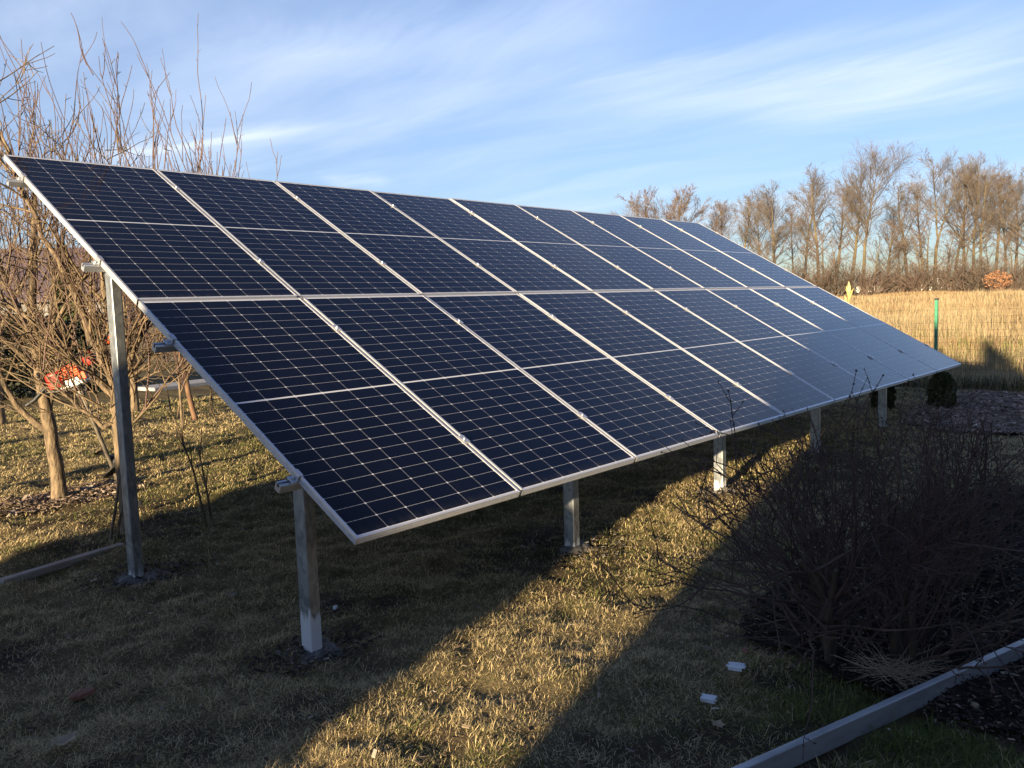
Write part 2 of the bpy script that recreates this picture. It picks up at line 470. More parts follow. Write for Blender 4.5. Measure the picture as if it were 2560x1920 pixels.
def inside(poly, x, y):
    x = np.asarray(x, float); y = np.asarray(y, float)
    c = np.zeros(x.shape, bool)
    j = len(poly) - 1
    for i in range(len(poly)):
        (xi, yi), (xj, yj) = poly[i], poly[j]
        hit = ((yi > y) != (yj > y)) & (x < (xj - xi) * (y - yi) / (yj - yi + 1e-12) + xi)
        c ^= hit; j = i
    return c


STRAW = np.array([0.45, 0.355, 0.185]); GREEN = np.array([0.085, 0.100, 0.030]); OLIVE = np.array([0.16, 0.145, 0.060]); MUD = np.array([0.050, 0.037, 0.027])
FIELD = np.array([0.34, 0.25, 0.12])


def lawn_mix(x, y):
    """how green, how bare at a spot"""
    gr = sstep(0.55 * vnoise(x, y, 1.3, 11) + 0.3 * vnoise(x, y, 0.35, 12) + 0.15 * vnoise(x, y, 0.12, 13), 0.42, 0.66)
    # lusher beside the mulch, and in the garden behind the trees
    gr = np.maximum(gr, np.exp(-((x - 1.0) ** 2 + (y + 1.75) ** 2) / 0.28) * 1.0)
    gr = np.clip(gr + 0.18 * sstep(y, 3.0, 7.0) * (x < 9), 0, 1)
    bare = sstep(0.6 * vnoise(x, y, 0.8, 21) + 0.4 * vnoise(x, y, 0.22, 22), 0.60, 0.80) * 0.8
    for bx, by, br in ((-0.85, 1.6, 0.22), (0.75, 0.72, 0.16), (0.65, 5.05, 0.55), (0.75, 3.5, 0.3), (0.55, 0.95, 0.2), (2.1, 0.4, 0.22), (2.2, 0.85, 0.3), (4.05, 0.45, 0.25)):
        bare = np.maximum(bare, np.exp(-((x - bx) ** 2 + (y - by) ** 2) / (br * br)) * 1.1)
    return gr, np.clip(bare, 0, 1)


def ground_color(x, y):
    gr, bare = lawn_mix(x, y)
    c = STRAW * 0.36 * (1 - gr)[:, None] + (0.35 * OLIVE + 0.20 * STRAW) * 0.8 * gr[:, None]
    c = c * (1 - bare)[:, None] + MUD * bare[:, None]
    r = np.hypot(x - CAM[0], y - CAM[1])
    far = sstep(x, 12.1, 12.9)
    f2 = FIELD * (0.62 + 0.5 * vnoise(x, y, 3.0, 31))[:, None] * (1 - 0.45 * sstep(vnoise(x, y, 6.0, 32), 0.5, 0.8) * (r < 40))[:, None]
    f2 = f2 * (1 - sstep(r, 78, 90))[:, None] + np.array([0.21, 0.135, 0.06]) * sstep(r, 78, 90)[:, None]
    return c * (1 - far)[:, None] + f2 * far[:, None]


def axis(lo, hi, step, c, far):
    a = list(np.arange(lo, hi + 1e-6, step)); s = step
    b = hi
    up = []
    while b < far:
        s *= 1.22; b += s; up.append(b)
    s = step; b = lo; dn = []
    while b > -far:
        s *= 1.22; b -= s; dn.append(b)
    return np.array(dn[::-1] + a + up)


def make_ground():
    xs = axis(-2.5, 8.0, 0.045, 0, 2500); ys = axis(-2.6, 6.5, 0.045, 0, 2500)
    X, Y = np.meshgrid(xs, ys)
    x, y = X.ravel(), Y.ravel()
    mb = MB()
    nx, ny = len(xs), len(ys)
    i, j = np.meshgrid(np.arange(nx - 1), np.arange(ny - 1))
    a = (j * nx + i).ravel()
    q = np.stack([a, a + 1, a + nx + 1, a + nx], 1)
    mb.add(np.stack([x, y, hgt(x, y)], 1), q, col=ground_color(x, y))
    tag(mb.build('ground', M['ground'], smooth=True), kind='structure')


make_ground()


def bed(name, poly, mat, lift, step):
    x0, y0 = poly.min(0); x1, y1 = poly.max(0)
    xs = np.arange(x0, x1, step); ys = np.arange(y0, y1, step)
    X, Y = np.meshgrid(xs, ys); x, y = X.ravel(), Y.ravel()
    wob = 0.12
    ins = inside(poly, x + wob * (vnoise(x, y, 0.2, 41) - 0.5), y + wob * (vnoise(x, y, 0.2, 42) - 0.5))
    # height grows a little from the rim
    z = hgt(x, y) + lift + 0.035 * (vnoise(x, y, 0.13, 43) - 0.35) + 0.02 * vnoise(x, y, 0.06, 44)
    z = np.maximum(z, hgt(x, y) + 0.006)
    nx, ny = len(xs), len(ys)
    i, j = np.meshgrid(np.arange(nx - 1), np.arange(ny - 1)); a = (j * nx + i).ravel()
    q = np.stack([a, a + 1, a + nx + 1, a + nx], 1)
    q = q[ins[q].all(1)]
    mb = MB(); mb.add(np.stack([x, y, z], 1), q)
    return tag(mb.build(name, mat, smooth=True), kind='structure')


bed('mulch_bed', BED, M['mulch'], 0.012, 0.04)
M['leafbed'] = noisy('leaf_bed_soil', (0.12, 0.09, 0.072), (0.25, 0.19, 0.15), 12, 0.95, bmp=0.8, bdist=0.03, spec=0.1)
bed('leaf_bed', BED2, M['leafbed'], 0.012, 0.08)

pm = MB()
for k, (cx, cy, a, l, w) in enumerate(((7.6, 15.2, 0.20, 3.4, 0.75), (8.2, 13.9, 0.16, 1.9, 0.45))):
    pm.box((cx, cy, H(cx, cy) + 0.03), (l, w, 0.1), rotm('Z', a))
tag(bevel(pm.build('path', M['slab']), 0.02), kind='structure')

# ------------------------------------------------------------------ the solar array
TAU = rad(29.489); G0 = 0.64
EV = np.array([0, math.cos(TAU), math.sin(TAU)]); EN = np.array([0, -math.sin(TAU), math.cos(TAU)]); EU = np.array([1.0, 0, 0])
def arr(u, v, n): return EU * u + EV * v + EN * n + np.array([0, 0, G0])
RT = np.stack([EU, EV, EN], 1)

array = empty('solar_array', (0, 0, 0), label='ground mounted solar array, two rows of nine dark panels on galvanised posts', cat='solar array')


def panel_meshes():
    fr = MB()
    w = 0.012; t = 0.035
    def bar(A, B, out, lng):
        # outer side carries two shallow grooves
        P = [(0, 0), (0, -0.008), (-0.0012, -0.009), (-0.0012, -0.012), (0, -0.013), (0, -0.021), (-0.0012, -0.022), (-0.0012, -0.025), (0, -0.026), (0, -t), (-0.025, -t), (-0.025, -t + 0.002), (-0.003, -t + 0.002), (-0.003, -0.006), (-w, -0.006), (-w, 0)]
        fr.prism(P, A, B, out, (0, 0, 1))
    bar((0, 0, 0), (0, PH, 0), (-1, 0, 0), 0)
    bar((PW, PH, 0), (PW, 0, 0), (1, 0, 0), 0)
    bar((PW, 0, -0.0003), (0, 0, -0.0003), (0, -1, 0), 0)
    bar((0, PH, -0.0003), (PW, PH, -0.0003), (0, 1, 0), 0)
    fm = fr.mesh('solar_panel', M['alu'])
    gl = MB()
    z = -0.0025; e = 0.006
    gl.add([(e, e, z), (PW - e, e, z), (PW - e, PH - e, z), (e, PH - e, z), (e, e, z - 0.0032), (PW - e, e, z - 0.0032), (PW - e, PH - e, z - 0.0032), (e, PH - e, z - 0.0032)],
           [[0, 1, 2, 3], [7, 6, 5, 4], [0, 4, 5, 1], [1, 5, 6, 2], [2, 6, 7, 3], [3, 7, 4, 0]])
    gm = gl.mesh('glass', M['cells'])
    uv = gm.uv_layers.new(name='UVMap')
    for lp in gm.loops:
        co = gm.vertices[lp.vertex_index].co
        uv.data[lp.index].uv = (co.x, co.y)
    return fm, gm


FM, GM = panel_meshes()
rg = random.Random(5)
for row in range(2):
    for k in range(9):
        o = bpy.data.objects.new('solar_panel', FM); COL.objects.link(o)
        o.parent = array
        o.location = arr(k * (PW + GAP), row * (PH + GAP), 0.0)
        o.rotation_euler = (TAU + rad(rg.uniform(-0.10, 0.10)), rad(rg.uniform(-0.12, 0.12)), rad(rg.uniform(-0.02, 0.02)))
        g = bpy.data.objects.new('glass', GM); COL.objects.link(g); g.parent = o

ULEN = 9 * (PW + GAP) - GAP
RV = (0.464, 1.690, 2.615, 3.845)
for v in RV:
    mb = MB()
    pr = [(-0.020, -0.040), (0.020, -0.040), (0.020, -0.004), (0.017, 0), (0.006, 0), (0.006, -0.006), (0.009, -0.006), (0.009, -0.016), (-0.009, -0.016), (-0.009, -0.006), (-0.006, -0.006), (-0.006, 0), (-0.017, 0), (-0.020, -0.004)]
    mb.prism(pr, arr(-0.088, v, -0.0355), arr(ULEN + 0.085, v, -0.0355), EV, EN)
    mb.build('rail', M['rail'], array)

cl = MB()
cl.box((0, 0, 0.004), (0.040, 0.060, 0.004)); cl.box((0, 0, -0.016), (0.012, 0.060, 0.034)); cl.tube([(0, 0, 0.006), (0, 0, 0.014)], 0.006, 6)
CM = cl.mesh('clamp', M['rail'])
ce = MB()
ce.box((0.004, 0, 0.003), (0.022, 0.050, 0.004)); ce.box((-0.0085, 0, -0.0155), (0.005, 0.050, 0.033)); ce.box((-0.022, 0, -0.030), (0.026, 0.050, 0.004)); ce.tube([(-0.022, 0, -0.028), (-0.022, 0, -0.016)], 0.007, 6)
CE = ce.mesh('clamp', M['rail'])
for v in RV:
    for k in range(10):
        if 0 < k < 9:
            me, u, rz = CM, k * (PW + GAP) - GAP / 2, 0.0
        else:
            me, u, rz = CE, (-0.001 if k == 0 else ULEN + 0.001), (0.0 if k == 0 else math.pi)
        o = bpy.data.objects.new('clamp', me); COL.objects.link(o); o.parent = array
        R = Matrix(RT.tolist()) @ Matrix.Rotation(rz, 3, 'Z')
        o.matrix_local = Matrix.Translation(Vector(arr(u, v, 0.0025))) @ R.to_4x4()

PX = [0.065, 2.05, 4.03, 6.01, 7.99]
for row, (yc, v0) in enumerate(((0.465, 0.464), (2.275, 2.56))):
    for k, x in enumerate(PX):
        top = G0 + (yc / math.cos(TAU)) * math.sin(TAU) - 0.0755 / math.cos(TAU)
        g = H(x, yc)
        mb = MB()
        wx, wy = 0.060, 0.084
        # hollow section: outer box with a slanted top that meets the rail
        dz = wy / 2 * math.tan(TAU)
        b = -0.12
        vv = [(-wx / 2, -wy / 2, b), (wx / 2, -wy / 2, b), (wx / 2, wy / 2, b), (-wx / 2, wy / 2, b),
              (-wx / 2, -wy / 2, top - dz), (wx / 2, -wy / 2, top - dz), (wx / 2, wy / 2, top + dz), (-wx / 2, wy / 2, top + dz)]
        mb.add(vv, [[0, 3, 2, 1], [4, 5, 6, 7], [0, 1, 5, 4], [1, 2, 6, 5], [2, 3, 7, 6], [3, 0, 4, 7]])
        o = bevel(mb.build('post', M['galv'], array), 0.007, 3)
        o.location = (x, yc, 0)
        o['splash'] = [[0.20, 0.07, 0.10, 0.05, 0.03], [0.05, 0.02, 0.02, 0.02, 0.02]][row][k]
        # cast footing, an uneven disc a little proud of the soil
        r0 = 0.115 if row == 0 else 0.16
        n = 40; rr = random.Random(10 * row + k)
        ph = [rr.uniform(0, 6.28) for _ in range(4)]
        th = np.linspace(0, 2 * np.pi, n, endpoint=False)
        rim = r0 * (1 + 0.16 * np.sin(2 * th + ph[0]) + 0.10 * np.sin(3 * th + ph[1]) + 0.06 * np.sin(7 * th + ph[2]) + 0.04 * np.sin(13 * th + ph[3]))
        fm = MB(); rings = []
        for f_, hh in ((1.0, -0.05), (1.0, -0.004), (0.85, 0.010), (0.6, 0.016), (0.3, 0.020), (0.05, 0.022)):
            px, py = rim * f_ * np.cos(th), rim * f_ * np.sin(th) * 0.9
            nz = 0.014 * (vnoise(px + x, py + yc, 0.05, 51) - 0.5) + 0.014 * (vnoise(px + x, py + yc, 0.018, 52) - 0.5)
            rings.append(np.stack([px, py, g + hh + nz * (hh > 0)], 1))
        q = []
        for a in range(len(rings) - 1):
            for i in range(n): q.append([a * n + i, a * n + (i + 1) % n, (a + 1) * n + (i + 1) % n, (a + 1) * n + i])
        fm.add(np.concatenate(rings), q)
        fo = fm.build('footing', M['footing'], array, smooth=True); fo.location = (x + 0.03, yc, 0)

# ------------------------------------------------------------------ trees
def rot_about(v, ax, a):
    ax = ax / np.linalg.norm(ax); c, s = math.cos(a), math.sin(a)
    return v * c + np.cross(ax, v) * s + ax * (ax @ v) * (1 - c)


def path(rg, p, d, L, n, wig, up=0.0):
    """wandering polyline from p along d; up > 0 bends it to the sky"""
    pts = [np.array(p, float)]; d = np.array(d, float) / np.linalg.norm(d); s = L / n
    for _ in range(n):
        d = d + rg.normal(0, wig, 3) + np.array([0, 0, up])
        d /= np.linalg.norm(d)
        pts.append(pts[-1] + d * s)
    return np.array(pts)


def side_dir(rg, d, ang, az=None):
    d = d / np.linalg.norm(d)
    k = np.array([0, 0, 1.0]) if abs(d[2]) < 0.95 else np.array([1.0, 0, 0])
    a = np.cross(d, k); a /= np.linalg.norm(a)
    a = rot_about(a, d, rg.uniform(0, 2 * np.pi) if az is None else az)
    return rot_about(d, np.cross(d, a), ang)


def at_path(pts, f):
    x = f * (len(pts) - 1); i = min(int(x), len(pts) - 2); t = x - i
    return pts[i] * (1 - t) + pts[i + 1] * t, pts[i + 1] - pts[i]


def far_tree(seed, h, crown0, spread, nlimb, fork=False, round_=False, twig=None, dense=1.0):
    """tall bare tree: one mesh for the trunk, one for the crown of limbs and twigs"""
    rg = np.random.default_rng(seed)
    tr, cr = MB(), MB()
    r0 = 0.0145 * h
    leaders = []
    tp = path(rg, (0, 0, -0.3), (0, 0, 1), h * (0.42 if (fork or round_) else 0.93), 14, 0.035, 0.02)
    rt = np.linspace(r0, r0 * (0.62 if (fork or round_) else 0.10), len(tp)); rt[0] *= 1.35
    tr.tube(tp, rt, 7)
    if fork or round_:
        nl = 2 if fork else 8
        for k in range(nl):
            a = (0.22 if fork else (0.35 + 0.12 * (k % 4))) + rg.uniform(-0.06, 0.10)
            dd = side_dir(rg, np.array([0, 0, 1.0]), a, k * 2 * math.pi / nl + rg.uniform(-0.3, 0.3))
            lp = path(rg, tp[-1 - (k % 3 if round_ else 0)], dd, h * (0.56 if fork else 0.52), 12, 0.05, 0.06 if fork else 0.03)
            tr.tube(lp, np.linspace(r0 * (0.5 if fork else 0.35), r0 * 0.08, len(lp)), 6)
            leaders.append((lp, 0.12, r0 * 0.30))
    else:
        leaders.append((tp, crown0, r0 * 0.42))
    for lp, f0, rl in leaders:
        nn = int(nlimb / len(leaders))
        for i in range(nn):
            f = f0 + (1 - f0) * ((i + rg.uniform(0, 1)) / nn)
            p, d = at_path(lp, min(f, 0.985))
            tt = (f - f0) / (1 - f0); L = h * spread * (0.40 + 0.95 * math.sin(math.pi * min(1.0, 0.22 + 0.78 * tt))) * rg.uniform(0.65, 1.15)
            if f < f0 + 0.06: L *= 0.8
            dd = side_dir(rg, d, rg.uniform(0.65, 1.05) - 0.3 * tt)
            dd[2] = abs(dd[2]) * 0.9 + 0.04
            lb = path(rg, p, dd, L, 8, 0.065, 0.032)
            r = rl * (1 - 0.72 * f)
            cr.tube(lb, np.linspace(r, r * 0.22, len(lb)), 4, cap=False)
            nb = int((8 + L * 2.1) * dense)
            for j in range(nb):
                fb = rg.uniform(0.2, 1.0)
                p2, d2 = at_path(lb, fb * 0.99)
                L2 = L * rg.uniform(0.22, 0.5) * (1.15 - 0.5 * fb)
                b2 = path(rg, p2, side_dir(rg, d2, rg.uniform(0.4, 0.95)) + np.array([0, 0, 0.10]), L2, 4, 0.07, 0.02)
                r2 = max(0.012, r * 0.26)
                cr.tube(b2, np.linspace(r2, 0.008, len(b2)), 3, cap=False)
                for _ in range(int(6 * dense)):
                    p3, d3 = at_path(b2, rg.uniform(0.15, 0.98))
                    b3 = path(rg, p3, side_dir(rg, d3, rg.uniform(0.35, 0.9)) + np.array([0, 0, 0.10]), L2 * rg.uniform(0.35, 0.7), 2, 0.07, 0.02)
                    cr.tube(b3, np.linspace(0.0105, 0.006, len(b3)), 3, cap=False)
    return tr.mesh('trunk', M['bark_far'], True), cr.mesh('crown', twig or M['twig_far'])


PROTO = {
    'tall': far_tree(1, 20, 0.34, 0.19, 30), 'tall2': far_tree(2, 20, 0.42, 0.17, 28, twig=M['twig_red']), 'tall3': far_tree(3, 20, 0.30, 0.22, 32),
    'wide': far_tree(4, 20, 0.36, 0.30, 32), 'fork': far_tree(5, 20, 0.3, 0.20, 38, fork=True), 'round': far_tree(6, 14, 0.3, 0.17, 90, round_=True, twig=M['twig_red']),
    'young': far_tree(7, 8, 0.18, 0.20, 20, dense=0.7), 'young2': far_tree(8, 8, 0.12, 0.24, 22, dense=0.7, twig=M['twig_red']),
}
PHEIGHT = {'tall': 20, 'tall2': 20, 'tall3': 20, 'wide': 20, 'fork': 20, 'round': 14, 'young': 8, 'young2': 8}


def pix_dir(px, py=735.0):
    d = CR.T @ np.array([(px - 1280) / FPX, (py - 960) / FPX, 1.0])
    return d


def stand_at(px, dist):
    """a spot on the ground seen in the direction of picture column px, so many metres away"""
    d = pix_dir(px); d = d[:2] / np.linalg.norm(d[:2])
    return CAM[0] + d[0] * dist, CAM[1] + d[1] * dist


def plant_tree(kind, px, dist, top_px, label, rz, cat='tree', group='bare trees along the field edge', name='bare_tree', sx=1.0):
    x, y = stand_at(px, dist); z = H(x, y)
    # height from how high the top stands over the horizon
    d = pix_dir(px, top_px); tz = CAM[2] + d[2] / np.linalg.norm(d[:2]) * dist
    s = (tz - z) / PHEIGHT[kind] * 1.0
    r = empty(name, (x, y, z - 0.05), rz, label=label, cat=cat, group=group)
    r.scale = (s * sx, s * sx, s)
    for nm, me in zip(('trunk', 'crown'), PROTO[kind]):
        o = bpy.data.objects.new(nm, me); COL.objects.link(o); o.parent = r
    return r


TREES = [
    ('round', 1685, 118, 436, 'round crowned bare tree rising just above the far top corner of the solar array', 0.3, 1.15),
    ('tall2', 1803, 112, 490, 'slim reddish bare tree right of the round crowned tree', 1.1, 1.1),
    ('tall', 1857, 108, 474, 'bare tree with dark thin trunk, second right of the round crowned tree', 2.0, 1.15),
    ('tall3', 1945, 104, 458, 'bare tree with many steep limbs directly above the sloping panel edge', 4.0, 1.2),
    ('tall2', 1985, 112, 500, 'crooked thin bare tree between the steep limbed tree and the tall group', 0.6, 0.9),
    ('tall3', 2046, 103, 408, 'tall bare tree leaning over the pale maize stalks by the array corner', 1.7, 1.0),
    ('tall', 2128, 102, 412, 'tall thick trunked bare tree, left neighbour of the tallest tree', 3.1, 1.15),
    ('wide', 2156, 101, 384, 'tallest and widest bare tree, with yellowish lower trunk', 0.2, 1.0),
    ('tall', 2268, 104, 440, 'lower bare tree with brown trunk standing alone in the gap of the row', 5.2, 1.25),
    ('fork', 2336, 101, 396, 'forked bare tree directly behind the green fence post', 0.8, 1.05),
    ('tall2', 2383, 103, 430, 'slim olive trunked bare tree just right of the forked tree', 2.4, 1.0),
    ('tall3', 2433, 102, 390, 'tall straight bare tree, left one of the close pair near the rusty shrub', 4.4, 0.95),
    ('tall', 2450, 101, 420, 'tall bare tree with bent yellow foot, right one of the close pair', 1.2, 0.9),
    ('tall2', 2487, 103, 408, 'tall bare tree with its foot hidden behind the rusty leaved shrub', 3.6, 1.1),
    ('wide', 2513, 104, 440, 'broad bare tree with low slanting limbs right of the rusty leaved shrub', 2.2, 0.95),
    ('tall3', 2556, 100, 415, 'bare tree cut off by the right picture edge', 0.9, 1.1),
    ('tall', 2625, 100, 400, 'bare tree standing beyond the right picture edge', 2.9, 1.1),
]
for kind, px, dist, top, lab, rz, sx in TREES:
    plant_tree(kind, px, dist, top, lab, rz, sx=sx)
BACK = [
    ('tall3', 1770, 128, 505, 'bare tree of the back row just right of the round crowned tree', 0.4), ('wide', 1900, 124, 500, 'wide bare tree of the back row left of the steep limbed tree', 1.9),
    ('tall', 2010, 120, 440, 'bare tree of the back row left of the tree over the maize stalks', 2.2), ('tall2', 2090, 122, 450, 'back row tree seen between the two tall trees over the maize', 3.4),
    ('tall3', 2215, 124, 520, 'low back row tree filling the gap right of the tallest tree', 5.0), ('tall2', 2310, 120, 440, 'back row tree just left of the forked tree', 0.1),
    ('wide', 2405, 122, 420, 'wide back row tree between the olive trunk and the close pair', 1.4), ('tall', 2535, 121, 430, 'back row tree behind the broad low limbed tree at the right', 3.9),
]
for kind, px, dist, top, lab, rz in BACK:
    plant_tree(kind, px, dist, top, lab, rz, sx=1.1)
YOUNG = [
    ('young', 1830, 100, 640, 'low bare thicket tree left of the dark thin trunk'), ('young2', 1905, 99, 620, 'reddish thicket tree left of the steep limbed tree'),
    ('young', 2005, 98, 640, 'thin young tree left of the maize stalks'), ('young2', 2095, 98, 600, 'young bare tree just left of the thick trunked tree'),
    ('young2', 2062, 101, 575, 'brown young tree right above the maize stalks'), ('young', 2190, 97, 600, 'young tree with leaning pale stem right of the tallest tree'),
    ('young2', 2214, 98, 570, 'bushy young tree in the gap right of the tallest tree'), ('young', 2245, 99, 610, 'thin young tree left of the lone brown trunk'),
    ('young', 2300, 97, 590, 'young tree between the lone brown trunk and the forked tree'), ('young2', 2320, 99, 560, 'slender young tree leaning at the foot of the forked tree'),
    ('young2', 2362, 98, 580, 'dark young tree right beside the forked trunk'), ('young', 2408, 98, 570, 'young tree between the olive trunk and the close pair'),
    ('young', 2466, 99, 590, 'young tree just right of the close pair'), ('young2', 2535, 98, 600, 'young tree above the brown brushwood by the right picture edge'),
    ('young2', 1780, 102, 600, 'reddish young tree partly hidden by the sloping panel edge'),
]
for i, (kind, px, dist, top, lab) in enumerate(YOUNG):
    plant_tree(kind, px, dist, top - 28, lab, i * 1.3, cat='young tree', group='young trees between the tall trunks', name='young_tree', sx=1.25)


def shrub_meshes(seed, n, twig):
    rg = np.random.default_rng(seed); mb = MB()
    for i in range(n):
        a = rg.uniform(0, 6.28); ln = rg.uniform(0.1, 0.75)
        p = path(rg, (rg.normal(0, .25), rg.normal(0, .25), -0.1), (math.cos(a) * ln, math.sin(a) * ln, 1), rg.uniform(1.2, 2.3), 5, 0.1, 0.02)
        mb.tube(p, np.linspace(0.018, 0.006, len(p)), 3, cap=False)
        for _ in range(7):
            q, d = at_path(p, rg.uniform(0.15, 0.98))
            b = path(rg, q, side_dir(rg, d, rg.uniform(0.4, 0.9)), rg.uniform(0.3, 0.8), 3, 0.15, 0.04)
            mb.tube(b, np.linspace(0.009, 0.005, len(b)), 3, cap=False)
    return mb.mesh('stems', twig)


def leaf_mesh(name, rg, centers, size, mat, col=None):
    """many small bent leaves"""
    n = len(centers)
    a = rg.normal(0, 1, (n, 3)); a /= np.linalg.norm(a, axis=1)[:, None]
    b = np.cross(a, rg.normal(0, 1, (n, 3))); b /= np.linalg.norm(b, axis=1)[:, None]
    s = size * rg.uniform(0.6, 1.3, (n, 1))
    c = np.cross(a, b)
    V = np.stack([centers - a * s, centers + b * s * 0.5 + c * s * 0.15, centers + a * s, centers - b * s * 0.5 + c * s * 0.15], 1).reshape(-1, 3)
    mb = MB(); mb.add(V, np.arange(4 * n).reshape(-1, 4), col=col)
    return mb


SHR = [shrub_meshes(61, 66, M['twig_far']), shrub_meshes(62, 66, M['twig_red'])]
BRUSH = [(1985, 96, 1.9, 'brown brushwood under the sloping panel edge'), (2040, 96, 1.7, 'brushwood behind the maize stalks'), (2105, 97, 1.9, 'dark brushwood left of the thick trunk'),
         (2178, 96, 1.6, 'brushwood at the foot of the tallest tree'), (2232, 98, 1.8, 'brushwood before the far red roofs'), (2290, 97, 1.6, 'brushwood right of the lone brown trunk'),
         (2350, 98, 1.5, 'brushwood right behind the green fence post'), (2400, 97, 1.8, 'brushwood at the foot of the olive trunk'), (2455, 97, 1.7, 'brushwood at the bent yellow trunk foot'),
         (2530, 94, 1.5, 'reddish brown brushwood right of the rusty leaved shrub'), (2575, 95, 1.4, 'brushwood at the right picture edge')]
for i, (px, dist, s, lab) in enumerate(BRUSH):
    x, y = stand_at(px, dist)
    o = bpy.data.objects.new('bare_shrub', SHR[i % 2 if i != 9 else 1]); COL.objects.link(o)
    o.location = (x, y, H(x, y)); o.rotation_euler = (0, 0, i * 1.1); o.scale = (s * 1.5, s * 1.5, s * 0.95)
    tag(o, lab, 'shrub', 'bare brushwood under the far trees')

rg_ = np.random.default_rng(77)
x, y = stand_at(2493, 92)
sh = empty('leafy_shrub', (x, y, H(x, y)), label='shrub with rusty orange leaves at the edge of the field', cat='shrub')
o = bpy.data.objects.new('stems', SHR[1]); COL.objects.link(o); o.parent = sh; o.scale = (0.8, 0.8, 0.8)
th = rg_.normal(0, 1, (1500, 3)); th /= np.linalg.norm(th, axis=1)[:, None]
cc = th * rg_.uniform(0.25, 1.0, (1500, 1)) ** 0.5 * np.array([1.25, 1.25, 0.95]) + np.array([0, 0, 1.15])
cc = cc[(vnoise(cc[:, 0] + cc[:, 1], cc[:, 2] * 1.3, 0.4, 71) > 0.45)]
leaf_mesh('leaves', rg_, cc, 0.085, None).build('leaves', M['leaf_rust'], sh)

# ------------------------------------------------------------------ fruit trees in the garden
RIGHT = np.array([0.662, -0.749, 0.0]); DEEP = np.array([0.749, 0.662, 0.0]); UP = np.array([0, 0, 1.0])


